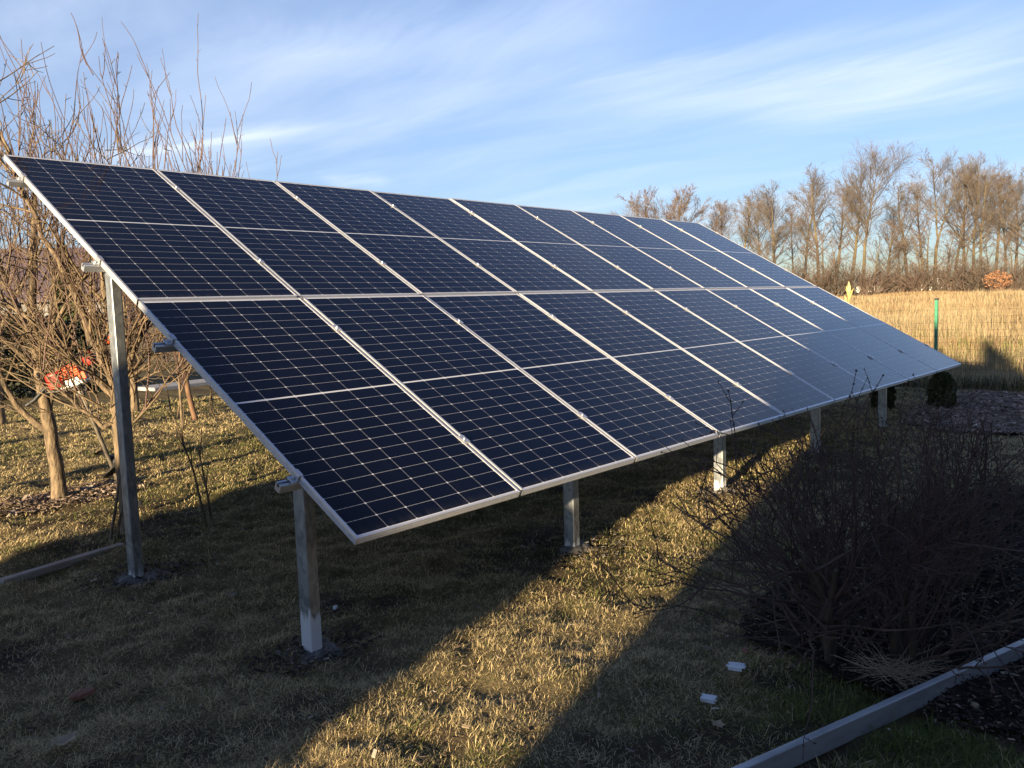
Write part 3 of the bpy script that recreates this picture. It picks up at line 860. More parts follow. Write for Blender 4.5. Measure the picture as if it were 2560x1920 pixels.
def fruit_tree(seed, base, r0, trunk, limbs, label, nsprout=22, ntwig=26, sprout=(0.7, 1.7), group='bare fruit trees in the garden', rs=1.0):
    """trunk: list of (right, deep, up, radius) from the base; limbs: (index on trunk, list of (right, deep, up), r)"""
    rg = np.random.default_rng(seed)
    root = empty('fruit_tree', (base[0], base[1], H(*base)), label=label, cat='tree', group=group)
    W = lambda a: RIGHT * a[0] + DEEP * a[1] + UP * a[2]
    tr, cr, sp = MB(), MB(), MB()
    def clear(P):
        # no twig grows through the panels or across their face
        Q = P + np.array([base[0], base[1], 0.0])
        return not np.any((Q[:, 0] > -0.12) & (Q[:, 1] < 3.80) & (Q[:, 2] > G0 - 0.12 + Q[:, 1] * math.tan(TAU)))
    _t1, _t2 = cr.tube, sp.tube
    cr.tube = lambda P, *a, **k: _t1(P, *a, **k) if clear(P) else None
    sp.tube = lambda P, *a, **k: _t2(P, *a, **k) if clear(P) else None
    def fine(pts, n=5, j=0.02):
        P = [np.array(pts[0])]
        for a, b in zip(pts[:-1], pts[1:]):
            for k in range(1, n + 1): P.append(a + (b - a) * k / n)
        P = np.array(P)
        for _ in range(2): P[1:-1] = 0.5 * P[1:-1] + 0.25 * (P[:-2] + P[2:])
        P[2:] += rg.normal(0, j, P[2:].shape) * np.linspace(0.3, 1, len(P) - 2)[:, None]
        return P
    tpts = [W(a[:3]) for a in trunk]; tr_r = [a[3] for a in trunk]
    tf = fine(tpts, 5, 0.006)
    rr = np.interp(np.linspace(0, len(trunk) - 1, len(tf)), np.arange(len(trunk)), tr_r)
    rr[0] *= 1.25; rr[1] *= 1.1
    tr.tube(tf, rr * (1 + rg.normal(0, 0.03, len(rr))), 10)
    hosts = [(tf, rr, 0.45)]
    for start, pts, r in limbs:
        p0 = tf[int(start * (len(tf) - 1))]
        r *= 0.85
        lp = fine([p0] + [W(a) for a in pts], 5, 0.018)
        lr = np.linspace(r, max(0.006, r * 0.25), len(lp)); lr[0] *= 1.3
        tr.tube(lp, lr, 8)
        hosts.append((lp, lr, 0.15))
    second = []
    for lp, lr, f0 in hosts:
        for _ in range(7):
            f = rg.uniform(f0, 0.98)
            p, d = at_path(lp, f); r = np.interp(f * (len(lp) - 1), np.arange(len(lp)), lr) * 0.55
            dd = side_dir(rg, d, rg.uniform(0.5, 1.1)); dd[2] = abs(dd[2]) * 0.6 + 0.2
            L = rg.uniform(0.5, 1.2)
            b = path(rg, p, dd, L, 8, 0.10, 0.05)
            r = min(r, 0.0100); cr.tube(b, np.linspace(r, r * 0.3, len(b)), 6)
            second.append((b, r))
    allh = [(a, b, c) for a, b, c in hosts] + [(b, np.linspace(r, r * .3, len(b)), 0.1) for b, r in second]
    # water sprouts: long upright whips
    for hi, (lp, lr, f0) in enumerate(allh):
        for _ in range(rg.integers(3, 4 + nsprout // 8) if hi < len(hosts) else rg.integers(0, 3)):
            f = rg.uniform(f0 + 0.1, 0.99)
            p, d = at_path(lp, f)
            dd = np.array([rg.normal(0, .28), rg.normal(0, .28), 1.0]) + 0.35 * d / np.linalg.norm(d)
            L = rg.uniform(*sprout)
            b = path(rg, p, dd, L, 11, 0.075, 0.06)
            r = rg.uniform(0.004, 0.0075) * rs
            sp.tube(b, np.linspace(r, 0.0025 * rs, len(b)), 5)
            for _ in range(rg.integers(1, 4)):
                q, d2 = at_path(b, rg.uniform(0.25, 0.9))
                t2 = path(rg, q, side_dir(rg, d2, rg.uniform(0.35, 0.7)) + UP * 0.4, L * rg.uniform(0.2, 0.45), 6, 0.09, 0.06)
                sp.tube(t2, np.linspace(0.004 * rs, 0.0022 * rs, len(t2)), 4)
            for _ in range(rg.integers(3, 8)):        # short spurs
                q, d2 = at_path(b, rg.uniform(0.1, 0.97))
                t2 = path(rg, q, side_dir(rg, d2, rg.uniform(0.7, 1.2)), rg.uniform(0.015, 0.06), 2, 0.1)
                sp.tube(t2, np.linspace(0.0035, 0.0025, len(t2)), 3)
    # tangle of thinner twigs
    for lp, lr, f0 in allh:
        for _ in range(4):
            p, d = at_path(lp, rg.uniform(f0, 0.99))
            b = path(rg, p, side_dir(rg, d, rg.uniform(0.5, 1.3)) + UP * 0.25, rg.uniform(0.25, 0.8), 7, 0.12, 0.04)
            cr.tube(b, np.linspace(0.0050, 0.0022, len(b)), 4)
            for _ in range(3):
                q, d2 = at_path(b, rg.uniform(0.2, 0.98))
                t2 = path(rg, q, side_dir(rg, d2, rg.uniform(0.5, 1.1)), rg.uniform(0.08, 0.3), 4, 0.15, 0.03)
                cr.tube(t2, np.linspace(0.004, 0.002, len(t2)), 3)
    a = tr.build('trunk', M['bark_fruit'], root, True)
    b = cr.build('crown', M['twig_fruit'], root, True)
    c = sp.build('sprouts', M['shoot_fruit'], root, True)
    return root


fruit_tree(101, (0.69, 5.14), 0.085,
           [(0, 0, -0.05, 0.066), (-0.015, 0, 0.35, 0.061), (-0.05, 0, 0.75, 0.055), (-0.10, 0.0, 1.15, 0.042), (-0.12, 0, 1.6, 0.038), (-0.08, 0.05, 2.1, 0.034), (-0.06, 0.1, 2.7, 0.02)],
           [(0.27, [(-0.25, -0.05, 0.80), (-0.42, -0.1, 1.2), (-0.62, -0.1, 1.75), (-0.8, -0.1, 2.5)], 0.036),
            (0.34, [(0.06, 0.05, 1.2), (0.03, 0.1, 1.7), (0.12, 0.15, 2.4)], 0.034),
            (0.55, [(0.2, 0.0, 1.75), (0.45, 0.1, 2.1), (0.6, 0.1, 2.7)], 0.030),
            (0.62, [(-0.4, 0.2, 1.9), (-0.6, 0.3, 2.4)], 0.030),
            (0.5, [(-0.35, -0.3, 1.6), (-0.7, -0.5, 2.1)], 0.028)],
           'sunlit fruit tree with thick straight trunk and low limb, left of the tall rear post', 26, 30, (0.8, 1.8))
fruit_tree(102, (0.545, 3.445), 0.07,
           [(0, 0, -0.05, 0.054), (-0.01, 0, 0.45, 0.050), (-0.02, 0, 0.9, 0.050), (0.0, 0, 1.08, 0.048)],
           [(0.98, [(-0.12, 0, 1.35), (-0.28, 0, 1.85), (-0.5, 0.0, 2.3), (-0.7, 0.05, 2.9)], 0.042),
            (0.98, [(-0.03, 0.05, 1.45), (-0.12, 0.1, 2.0), (-0.22, 0.1, 2.6)], 0.038),
            (0.90, [(0.12, 0.1, 1.4), (0.3, 0.2, 1.9), (0.35, 0.5, 2.5)], 0.022),
            (0.70, [(-0.12, 0, 0.78), (-0.3, -0.03, 0.95), (-0.5, -0.05, 1.2)], 0.026),
            (0.86, [(-0.16, 0.05, 1.12), (-0.45, 0.1, 1.4), (-0.8, 0.1, 1.75), (-1.1, 0.1, 2.2)], 0.028)],
           'fruit tree with slim greyish trunk right behind the tall rear post', 24, 28, (0.8, 1.6))
fruit_tree(103, (4.1, 11.2), 0.06,
           [(0, 0, -0.05, 0.07), (0.02, 0, 0.5, 0.055), (0.0, 0, 1.0, 0.05)],
           [(0.9, [(-0.3, 0, 1.5), (-0.6, 0, 2.3), (-0.7, 0, 3.2)], 0.04), (0.9, [(0.25, 0, 1.6), (0.6, 0, 2.4), (0.9, 0, 3.3)], 0.04),
            (0.6, [(0.6, -0.2, 1.0), (1.2, -0.2, 1.4), (1.8, -0.2, 1.9)], 0.03), (0.7, [(0.4, 0.2, 1.2), (1.2, 0.3, 2.0), (1.6, 0.3, 3.2)], 0.034),
            (0.5, [(0.3, 0.0, 0.6), (0.8, -0.1, 0.8), (1.4, -0.1, 1.2)], 0.022), (0.9, [(0.1, -0.3, 1.6), (0.2, -0.6, 2.6)], 0.035)],
           'many stemmed fruit tree right of the tall rear post, its whips showing over the panels', 60, 30, (1.1, 2.3), rs=1.7)
fruit_tree(104, (2.2, 11.6), 0.08,
           [(0, 0, -0.05, 0.09), (0.0, 0, 0.6, 0.07), (-0.05, 0, 1.2, 0.06), (-0.05, 0, 2.0, 0.045), (0, 0, 3.0, 0.025)],
           [(0.4, [(-0.4, 0, 1.7), (-0.8, 0, 2.6)], 0.04), (0.45, [(0.4, 0, 1.9), (0.9, 0, 2.7), (1.2, 0, 3.4)], 0.04), (0.5, [(0.2, -0.3, 2.0), (0.5, -0.5, 3.0)], 0.035)],
           'fruit tree farther back at the left picture edge, before the dark hedge', 30, 28, (1.0, 2.0), rs=1.5)
fruit_tree(105, (3.6, 8.6), 0.03,
           [(0, 0, -0.05, 0.02), (0.0, 0, 0.5, 0.016), (-0.02, 0, 1.3, 0.012)],
           [(0.8, [(-0.1, 0, 1.5), (-0.3, 0, 2.3), (-0.35, 0, 3.0)], 0.014), (0.8, [(0.15, 0, 1.5), (0.4, 0, 2.2), (0.6, 0, 3.0)], 0.014), (0.7, [(0.3, 0.1, 1.4), (0.8, 0.1, 2.2), (0.95, 0.1, 2.9)], 0.013)],
           'thin trunked fruit tree behind the second panel column, only its whips showing', 72, 12, (1.1, 2.3), rs=1.5)
# two more of the row, left of the view; they shade the lawn
fruit_tree(106, (-4.2, 4.9), 0.08,
           [(0, 0, -0.05, 0.09), (0.0, 0, 0.5, 0.075), (0.0, 0, 1.0, 0.065), (0.05, 0, 1.8, 0.04)],
           [(0.6, [(-0.4, 0, 1.4), (-0.8, 0, 2.2)], 0.04), (0.6, [(0.4, 0, 1.4), (0.8, 0, 2.2)], 0.04), (0.6, [(0.1, -0.4, 1.5), (0.1, -0.8, 2.3)], 0.035)],
           'fruit tree outside the left picture edge, nearest the array', 14, 16, (0.8, 1.5))
fruit_tree(107, (-3.6, 8.0), 0.08,
           [(0, 0, -0.05, 0.09), (0.0, 0, 0.5, 0.075), (0.0, 0, 1.0, 0.065), (0.05, 0, 1.8, 0.04)],
           [(0.6, [(-0.4, 0, 1.4), (-0.8, 0, 2.2)], 0.04), (0.6, [(0.4, 0, 1.4), (0.8, 0, 2.2)], 0.04), (0.6, [(0.1, -0.4, 1.5), (0.1, -0.8, 2.3)], 0.035)],
           'fruit tree outside the left picture edge, farther back', 14, 16, (0.8, 1.5))

# saplings and stake
def sapling(seed, base, h, label):
    rg = np.random.default_rng(seed); mb = MB(); z = H(*base)
    for k in range(2):
        p = path(rg, (base[0] + 0.05 * k, base[1], z - 0.03), (rg.normal(0, .12), rg.normal(0, .12), 1), h * (1 - 0.2 * k), 9, 0.06, 0.02)
        mb.tube(p, np.linspace(0.013, 0.004, len(p)), 5)
        for _ in range(5):
            q, d = at_path(p, rg.uniform(0.35, 0.98))
            b = path(rg, q, side_dir(rg, d, 0.5) + UP * 0.3, h * rg.uniform(0.15, 0.35), 5, 0.08, 0.05)
            mb.tube(b, np.linspace(0.006, 0.003, len(b)), 4)
    return tag(mb.build('sapling', M['twig_fruit'], None, True), label, 'sapling', 'thin saplings on the lawn')


sapling(111, (4.55, 9.55), 1.9, 'two stemmed sapling on the lawn right of the rusty stake')
sapling(112, (4.10, 9.85), 1.6, 'whippy sapling on the lawn left of the rusty stake')
sapling(113, (0.36, 3.35), 0.95, 'thin dark sapling just before the slim trunk behind the rear post')
sapling(114, (1.0, 3.15), 0.8, 'fine twigged sapling just right of the tall rear post')
sm = MB()
p0 = np.array([4.08, 9.12, H(4.08, 9.12) - 0.1]); p1 = p0 + np.array([-0.14, 0.16, 1.45])
sm.tube(np.linspace(p0, p1, 6) + np.random.default_rng(3).normal(0, 0.004, (6, 3)), np.linspace(0.042, 0.034, 6), 7)
tag(sm.build('garden_stake', M['stake'], None, True), 'leaning rusty brown stake on the lawn by the panel edge', 'stake')

# ------------------------------------------------------------------ earth auger leaning at the slim fruit tree
def basis(w, hint):
    w = w / np.linalg.norm(w); a = hint - w * (hint @ w); a /= np.linalg.norm(a)
    return np.stack([a, np.cross(w, a), w], 1)      # columns: side, other, along


TIP = np.array([0.80, 3.98, 0.02]); ENG = np.array([0.55, 4.18, 1.06])
B = basis(ENG - TIP, RIGHT)
aug = empty('earth_auger', TIP, label='orange petrol earth auger leaning with its screw towards the slim fruit tree trunk', cat='earth auger')
LEN = np.linalg.norm(ENG - TIP)
def AP(a, b, c): return B @ np.array([a, b, c])
mb = MB()
mb.tube([AP(0, 0, 0.0), AP(0, 0, 0.02), AP(0, 0, LEN - 0.05)], [0.006, 0.017, 0.017], 10); mb.build('shaft', M['darksteel'], aug, True)
mb = MB(); n = 60; V = []
for i in range(n + 1):
    th = i / n * 2 * math.pi * 2.6; z = 0.02 + 0.52 * i / n
    ro = 0.085
    for r, dz in ((0.016, 0.0), (ro, 0.0), (ro, 0.006), (0.016, 0.006)): V.append(AP(r * math.cos(th), r * math.sin(th), z + dz))
q = []
for i in range(n):
    for k in range(4): q.append([i * 4 + k, i * 4 + (k + 1) % 4, i * 4 + 4 + (k + 1) % 4, i * 4 + 4 + k])
mb.add(V, q); mb.build('auger_screw', M['black'], aug)
mb = MB()
mb.tube([AP(0, 0, LEN - 0.09), AP(0, 0, LEN - 0.05), AP(0, 0, LEN - 0.02)], [0.03, 0.045, 0.05], 12); mb.box(AP(0.0, 0, LEN + 0.03), (0.22, 0.14, 0.07), B)
bevel(mb.build('gearbox', M['castmetal'], aug), 0.012)
mb = MB()
mb.box(AP(0.02, 0.0, LEN + 0.12), (0.13, 0.15, 0.10), B)
for k in range(6): mb.box(AP(0.02, -0.0, LEN + 0.08 + k * 0.018), (0.16, 0.175, 0.007), B)
mb.box(AP(0.10, -0.02, LEN + 0.06), (0.06, 0.12, 0.06), B)
bevel(mb.build('engine_cover', M['orange'], aug), 0.012)
mb = MB(); mb.box(AP(-0.12, -0.02, LEN + 0.09), (0.12, 0.16, 0.13), B)
bevel(mb.build('fuel_tank', M['red'], aug), 0.025, 3)
mb = MB(); mb.box(AP(0.17, 0.02, LEN + 0.17), (0.10, 0.13, 0.11), B)
bevel(mb.build('air_filter', M['red'], aug), 0.03, 3)
mb = MB()
mb.tube([AP(-0.20, -0.08, LEN + 0.02), AP(-0.22, -0.08, LEN + 0.18), AP(0, -0.08, LEN + 0.24), AP(0.22, -0.08, LEN + 0.20), AP(0.24, -0.08, LEN + 0.02), AP(0, -0.08, LEN - 0.02), AP(-0.20, -0.08, LEN + 0.02)], 0.013, 8)
mb.tube([AP(-0.22, -0.05, LEN + 0.06), AP(-0.34, -0.05, LEN + 0.0), AP(-0.42, -0.05, LEN - 0.02)], 0.016, 8); mb.tube([AP(0.24, -0.03, LEN + 0.16), AP(0.31, -0.03, LEN + 0.21), AP(0.37, -0.03, LEN + 0.24)], 0.016, 8)
mb.build('handle', M['black'], aug, True)
mb = MB(); mb.tube([AP(0.36, -0.03, LEN + 0.235), AP(0.42, -0.03, LEN + 0.265)], 0.024, 8); mb.build('throttle_grip', M['orange'], aug, True)

# ------------------------------------------------------------------ garden background on the left
def leaf_block(name, mat, seed, n, size, fn, label, cat, group=None):
    rg = np.random.default_rng(seed)
    c = fn(rg, n)
    return tag(leaf_mesh(name, rg, c, size, None).build(name, mat), label, cat, group)


def hedge_pts(rg, n):
    t = rg.uniform(0, 1, n); A = np.array([-2.2, 16.6]); Bq = np.array([5.6, 15.8])
    xy = A + (Bq - A) * t[:, None]
    z = rg.uniform(0, 1, n) ** 0.8 * (1.45 + 0.4 * vnoise(t * 8, t * 0, 0.6, 81))
    w = 0.45 * np.sqrt(np.clip(1 - (z / 2.2) ** 2, 0.05, 1))
    off = rg.uniform(-1, 1, n) * w
    return np.stack([xy[:, 0] + off * 0.1, xy[:, 1] + off, z], 1)


leaf_block('garden_hedge', M['hedge'], 82, 26000, 0.055, hedge_pts, 'dark low hedge along the back of the garden behind the fruit trees', 'hedge')


def cone_pts(x, y, h, r):
    def f(rg, n):
        z = rg.uniform(0, 1, n) ** (1.4 if h > 1 else 1.0); a = rg.uniform(0, 6.283, n)
        rr = r * ((1 - z) ** 0.75 if h > 1 else 1.25 * np.sqrt(np.clip(1 - (1.5 * z - 0.5) ** 2, 0, 1))) * np.sqrt(rg.uniform(0.3, 1, n)) * (0.75 + 0.5 * vnoise(a * 2, z * 6, 0.8, 83)) + 0.02
        return np.stack([x + rr * np.cos(a), y + rr * np.sin(a), H(x, y) + 0.02 + z * h], 1)
    return f


def conifer(px, dist, h, r, n, size, label, pos=None):
    x, y = pos if pos else stand_at(px, dist)
    root = empty('conifer', (0, 0, 0), label=label, cat='conifer', group='clipped small conifers')
    rg = np.random.default_rng(int(h * 100 + n))
    leaf_mesh('crown', rg, cone_pts(x, y, h, r)(rg, n), size, None).build('crown', M['thuja'], root)
    tm = MB(); tm.tube([(x, y, H(x, y) - 0.05), (x, y, H(x, y) + h * 0.8)], [r * 0.1, r * 0.03], 6); tm.build('trunk', M['bark_far'], root)
    return root


conifer(165, 21, 3.2, 0.55, 7000, 0.06, 'olive green column conifer behind the sunlit fruit tree')
conifer(0, 0, 0.46, 0.125, 2600, 0.022, 'small dark conifer in front of the green fence post', (9.95, 0.33))
conifer(0, 0, 0.40, 0.11, 2400, 0.022, 'small dark conifer behind the farthest front post', (9.75, 1.02))


def house(name, x, y, rz, w, d, h, rise, wallm, roofm, label, windows=2, cat='house', e=0.35):
    root = empty(name, (x, y, H(x, y)), rz, label=label, cat=cat)
    mb = MB(); mb.box((0, 0, h / 2 - 0.2), (w, d, h + 0.4))
    mb.add([(-w / 2, -d / 2, h), (w / 2, -d / 2, h), (0, -d / 2, h + rise), (-w / 2, d / 2, h), (w / 2, d / 2, h), (0, d / 2, h + rise)], [[0, 3, 5, 2], [1, 2, 5, 4]], [[0, 1, 2], [3, 5, 4]])
    mb.build('wall', wallm, root)
    rf = MB(); t = 0.14
    for s in (-1, 1):
        sl = rise / (w / 2)
        o1 = (s * (w / 2 + e), h - e * sl + 0.02)
        a = [(o1[0], -d / 2 - e, o1[1]), (o1[0], d / 2 + e, o1[1]), (0, d / 2 + e, h + rise + 0.02), (0, -d / 2 - e, h + rise + 0.02)]
        b = [(p[0], p[1], p[2] + t) for p in a]
        rf.add(a + b, [[0, 1, 2, 3], [7, 6, 5, 4], [0, 4, 5, 1], [1, 5, 6, 2], [2, 6, 7, 3], [3, 7, 4, 0]])
    rf.build('roof', roofm, root)
    for k in range(windows):
        for sy in (-1, 1):
            wm = MB(); xx = (k - (windows - 1) / 2) * w / max(windows, 1)
            wm.box((xx, sy * (d / 2 + 0.005), h * 0.58), (min(1.1, w * 0.22), 0.05, h * 0.38)); wo = wm.build('window', M['white'], root)
            pm_ = MB(); pm_.box((xx, sy * (d / 2 + 0.03), h * 0.58), (min(0.95, w * 0.19), 0.02, h * 0.32)); pm_.build('pane', M['window'], wo)
    dm = MB(); dm.box((w * 0.36, -d / 2 - 0.01, min(1.0, h * 0.45)), (min(0.9, w * 0.2), 0.06, min(2.0, h * 0.9))); dm.build('door', M['darkwood'], root)
    return root


hx, hy = stand_at(30, 48)
house('house', hx, hy, 0.9, 9, 12, 2.4, 2.4, M['plaster_grey'], M['roof_grey'], 'house with dark purple grey roof behind the hedge at the left picture edge')
hx, hy = stand_at(235, 60)
house('house', hx, hy, 0.4, 9, 11, 3.0, 2.2, M['plaster_grey'], M['roof_red'], 'grey house with red roof glimpsed beside the tall rear post')
hx, hy = stand_at(405, 52)
house('house', hx, hy, 2.0, 8, 9, 2.8, 1.6, M['plaster'], M['roof_grey'], 'low pale house glimpsed through the many stemmed fruit tree')
hx, hy = stand_at(2275, 300)
house('house', hx, hy, 0.7, 9, 14, 2.0, 2.4, M['brick'], M['roof_red'], 'far brick red house behind the lone brown trunk', 4)
hx, hy = stand_at(2330, 300)
house('house', hx, hy, 2.1, 9, 10, 2.2, 2.0, M['plaster'], M['roof_red'], 'far pale house with red roof behind the forked tree', 4)
hx, hy = stand_at(2180, 320)
house('house', hx, hy, 0.2, 8, 9, 2.2, 2.0, M['plaster'], M['roof_grey'], 'far low house behind the tallest tree', 3)

# wooden fence behind the slab path
fe = empty('wooden_fence', (0, 0, 0), label='dark upright board fence behind the shaded lawn and slab path', cat='fence')
A, Bq = np.array([8.6, 26.2]), np.array([17.5, 23.6])
n = 60; mb = MB(); dirv = (Bq - A) / np.linalg.norm(Bq - A); rz = math.atan2(dirv[1], dirv[0])
for i in range(n):
    c = A + (Bq - A) * (i + 0.5) / n
    mb.box((c[0], c[1], H(*c) + 0.62 + 0.02 * math.sin(i * 7.3)), (0.135, 0.025, 1.2), rotm('Z', rz))
mb.build('boards', M['darkwood'], fe)
for i in range(6):
    c = A + (Bq - A) * i / 5; pmb = MB(); pmb.box((c[0] - dirv[1] * -0.06, c[1] + dirv[0] * 0.07, H(*c) + 0.65), (0.1, 0.1, 1.4), rotm('Z', rz)); pmb.build('post', M['darkwood'], fe)

# ------------------------------------------------------------------ wire fence on the right
wf = empty('wire_fence', (12.16, 0, 0), label='green welded wire fence with slim green posts along the field', cat='fence')
FX = 12.16
for i, y in enumerate((8.4, 5.9, 3.45, 1.0, -1.5, -4.0, -6.5)):
    g = H(FX, y); mb = MB()
    mb.box((0, y, g + 0.69), (0.06, 0.042, 1.44)); p = bevel(mb.build('post', M['green_paint'], wf), 0.005)
    mb = MB(); mb.box((0, y, g + 1.425), (0.068, 0.052, 0.03)); mb.build('cap', M['black'], p)
mb = MB()
for y in np.arange(-6.5, 8.4, 0.066): mb.tube([(-0.035, y, H(FX, y) + 0.02), (-0.035, y, H(FX, y) + 1.26)], 0.0017, 3, cap=False)
for k in range(13):
    ys = np.arange(-6.5, 8.45, 0.5); mb.tube([(-0.038, yy, H(FX, yy) + 0.03 + k * 0.102) for yy in ys], 0.0018, 3, cap=False)
mb.build('wire_mesh', M['wire'], wf)

# ------------------------------------------------------------------ the bare bushes at the right
def bush(seed, base, h, spread, nst, label, lean=(0, 0)):
    rg = np.random.default_rng(seed)
    root = empty('bare_bush', (base[0], base[1], H(*base)), rg.uniform(-0.2, 0.2), label=label, cat='bush', group='bare bushes in the mulch bed')
    old, tw, bd = MB(), MB(), MB()
    octv = np.array([[1, 0, 0], [-1, 0, 0], [0, 1, 0], [0, -1, 0], [0, 0, 1.6], [0, 0, -1.2]]); octf = np.array([[0, 2, 4], [2, 1, 4], [1, 3, 4], [3, 0, 4], [2, 0, 5], [1, 2, 5], [3, 1, 5], [0, 3, 5]])
    def buds(pts, step, r):
        seg = np.linalg.norm(np.diff(pts, axis=0), axis=1).sum(); n = max(1, int(seg / step))
        for k in range(n + 1):
            q, d = at_path(pts, min(0.999, (k + 0.3) / (n + 0.3)))
            s = side_dir(rg, d, 1.2)
            for sg in (1, -1):
                bd.add(q + s * sg * r * 1.5 + octv * r * rg.uniform(0.7, 1.2), tris=octf)
        bd.add(pts[-1] + octv * r * 1.5, tris=octf)
    stems = []
    for k in range(4):                                   # short thick stools
        a = rg.uniform(0, 6.28)
        p = path(rg, (rg.normal(0, .035), rg.normal(0, .035), -0.05), (math.cos(a) * .45, math.sin(a) * .45, 1), rg.uniform(0.3, 0.6) * h, 6, 0.08, 0.0)
        old.tube(p, np.linspace(0.021, 0.011, len(p)), 7); stems.append(p)
    for i in range(nst):
        if rg.uniform() < 0.6:
            q, d = at_path(stems[rg.integers(0, 4)], rg.uniform(0.15, 0.99))
        else:
            q = np.array([rg.normal(0, .06), rg.normal(0, .06), -0.02])
        a = rg.uniform(0, 6.28); tilt = min(1.25, abs(rg.normal(0.05, 0.62)) * spread + 0.05)
        # stems fill a low dome; a few long ones stand out of it
        reach = 1 / math.sqrt((math.sin(tilt) / 0.98) ** 2 + (math.cos(tilt) / 0.86) ** 2)
        L = h * reach * rg.uniform(0.75, 1.08) * (1.0 if rg.uniform() > 0.08 or tilt > 0.6 else 1.16) * (1 - 0.45 * (q[2] / h))
        p = path(rg, q, (math.cos(a) * math.tan(tilt) + lean[0], math.sin(a) * math.tan(tilt) + lean[1], 1), L, 10, 0.085, 0.012)
        tw.tube(p, np.linspace(rg.uniform(0.0032, 0.0075), 0.0017, len(p)), 5, cap=False)
        buds(p[4:], 0.05, 0.0028)
        for _ in range(rg.integers(4, 9)):
            f = rg.uniform(0.2, 0.95); q2, d2 = at_path(p, f)
            L2 = L * rg.uniform(0.12, 0.42)
            b = path(rg, q2, side_dir(rg, d2, rg.uniform(0.4, 1.15)) + UP * 0.05, L2, 6, 0.10, 0.01)
            tw.tube(b, np.linspace(0.0028, 0.0014, len(b)), 4, cap=False)
            buds(b[1:], 0.045, 0.0025)
            for _ in range(rg.integers(0, 4)):
                q3, d3 = at_path(b, rg.uniform(0.3, 0.95))
                b3 = path(rg, q3, side_dir(rg, d3, rg.uniform(0.4, 1.0)), L2 * rg.uniform(0.2, 0.5), 4, 0.1, 0.01)
                tw.tube(b3, np.linspace(0.002, 0.0012, len(b3)), 3, cap=False)
                buds(b3[1:], 0.05, 0.0022)
    old.build('stem', M['bush_old'], root, True)
    tw.build('twigs', M['bush_twig'], root, True)
    bd.build('buds', M['bush_twig'], root)
    return root


bush(201, (1.42, -1.40), 1.10, 1.18, 54, 'dense bare bush nearest the lit grass strip, in front of the third post', (-0.02, 0.02))
bush(202, (1.60, -1.70), 1.09, 1.12, 42, 'bare bush with two thick pale stems above the straw tuft', (0.05, 0.0))
bush(203, (2.65, -1.65), 0.92, 1.2, 32, 'wide bare bush at the right picture edge above the steel tube', (0, 0))
bush(204, (3.75, -1.30), 0.86, 1.2, 24, 'farther bare bush by the right picture edge, behind the wide one', (0, 0))
bush(205, (2.35, -1.05), 0.92, 1.2, 16, 'bare bush in the middle of the bed, behind the two front bushes', (0, 0.05))

# ------------------------------------------------------------------ small things on the ground
def on(x, y, dz=0.0): return (x, y, H(x, y) + dz)


# steel tube across the lower right corner
tA = np.array([-0.15, -1.458]); tB = np.array([2.75, -2.336])
dv = tB - tA; L = np.linalg.norm(dv); rz = math.atan2(dv[1], dv[0])
mb = MB(); mb.box((0, 0, 0), (L, 0.030, 0.078)); o = bevel(mb.build('steel_tube', M['galv_tube']), 0.006, 3)
o.location = ((tA + tB) / 2).tolist() + [0.054]; o.rotation_euler = (0, 0, rz)
tag(o, 'long grey galvanised square tube lying across the mulch in the lower right corner', 'steel tube')

mb = MB(); P = [(0.35, 0, 0.0), (0.2, 0.03, 0.02), (0.05, 0.01, 0.03), (-0.12, 0.0, 0.035), (-0.3, -0.01, 0.03)]
mb.tube(P, [0.008, 0.007, 0.006, 0.005, 0.003], 6)
o = mb.build('dry_stick', M['bush_old'], None, True); o.location = (1.78, -2.02, 0.15); o.rotation_euler = (0, 0, -0.5)
tag(o, 'short dry stick poking over the steel tube at the right picture edge', 'stick')

# board in the grass
a, b = np.array([-0.50, 2.83]), np.array([0.33, 3.08]); dv = b - a
mb = MB(); mb.box((0, 0, 0), (np.linalg.norm(dv), 0.05, 0.045)); o = bevel(mb.build('wooden_board', M['wood']), 0.004)
o.location = on(*((a + b) / 2), 0.026); o.rotation_euler = (rad(4), rad(1.2), math.atan2(dv[1], dv[0]))
tag(o, 'weathered pale wooden board lying on the grass left of the tall rear post', 'board')

# white plastic pieces
def clip(loc, rz, notch, label):
    mb = MB()
    if notch:
        mb.box((0, 0, 0.012), (0.062, 0.040, 0.006)); mb.box((0.036, -0.008, 0.012), (0.012, 0.020, 0.006)); mb.box((-0.036, 0.011, 0.012), (0.012, 0.013, 0.006)); mb.box((-0.036, -0.012, 0.012), (0.012, 0.011, 0.006))
        mb.box((0, -0.021, 0.006), (0.062, 0.003, 0.018)); mb.tube([(0.004, -0.002, 0.014), (0.004, -0.002, 0.0162)], 0.005, 10)
    else:
        mb.box((0, 0, 0.012), (0.060, 0.030, 0.005)); mb.box((0, -0.0165, 0.005), (0.060, 0.003, 0.018)); mb.box((0.034, -0.012, 0.010), (0.010, 0.006, 0.005)); mb.box((-0.033, 0.012, 0.012), (0.008, 0.006, 0.004))
    o = bevel(mb.build('plastic_clip', M['white']), 0.001, 1)
    o.location = on(*loc, 0.018); o.rotation_euler = (0.14, -0.12, rz)
    return tag(o, label, 'plastic clip', 'white plastic clips on the grass')


clip((1.02, -1.19), rad(-88), True, 'white notched plastic clip with a round hole, by the mulch edge')
clip((0.725, -1.22), rad(-88), False, 'plain white plastic clip farther from the mulch, below the notched one')


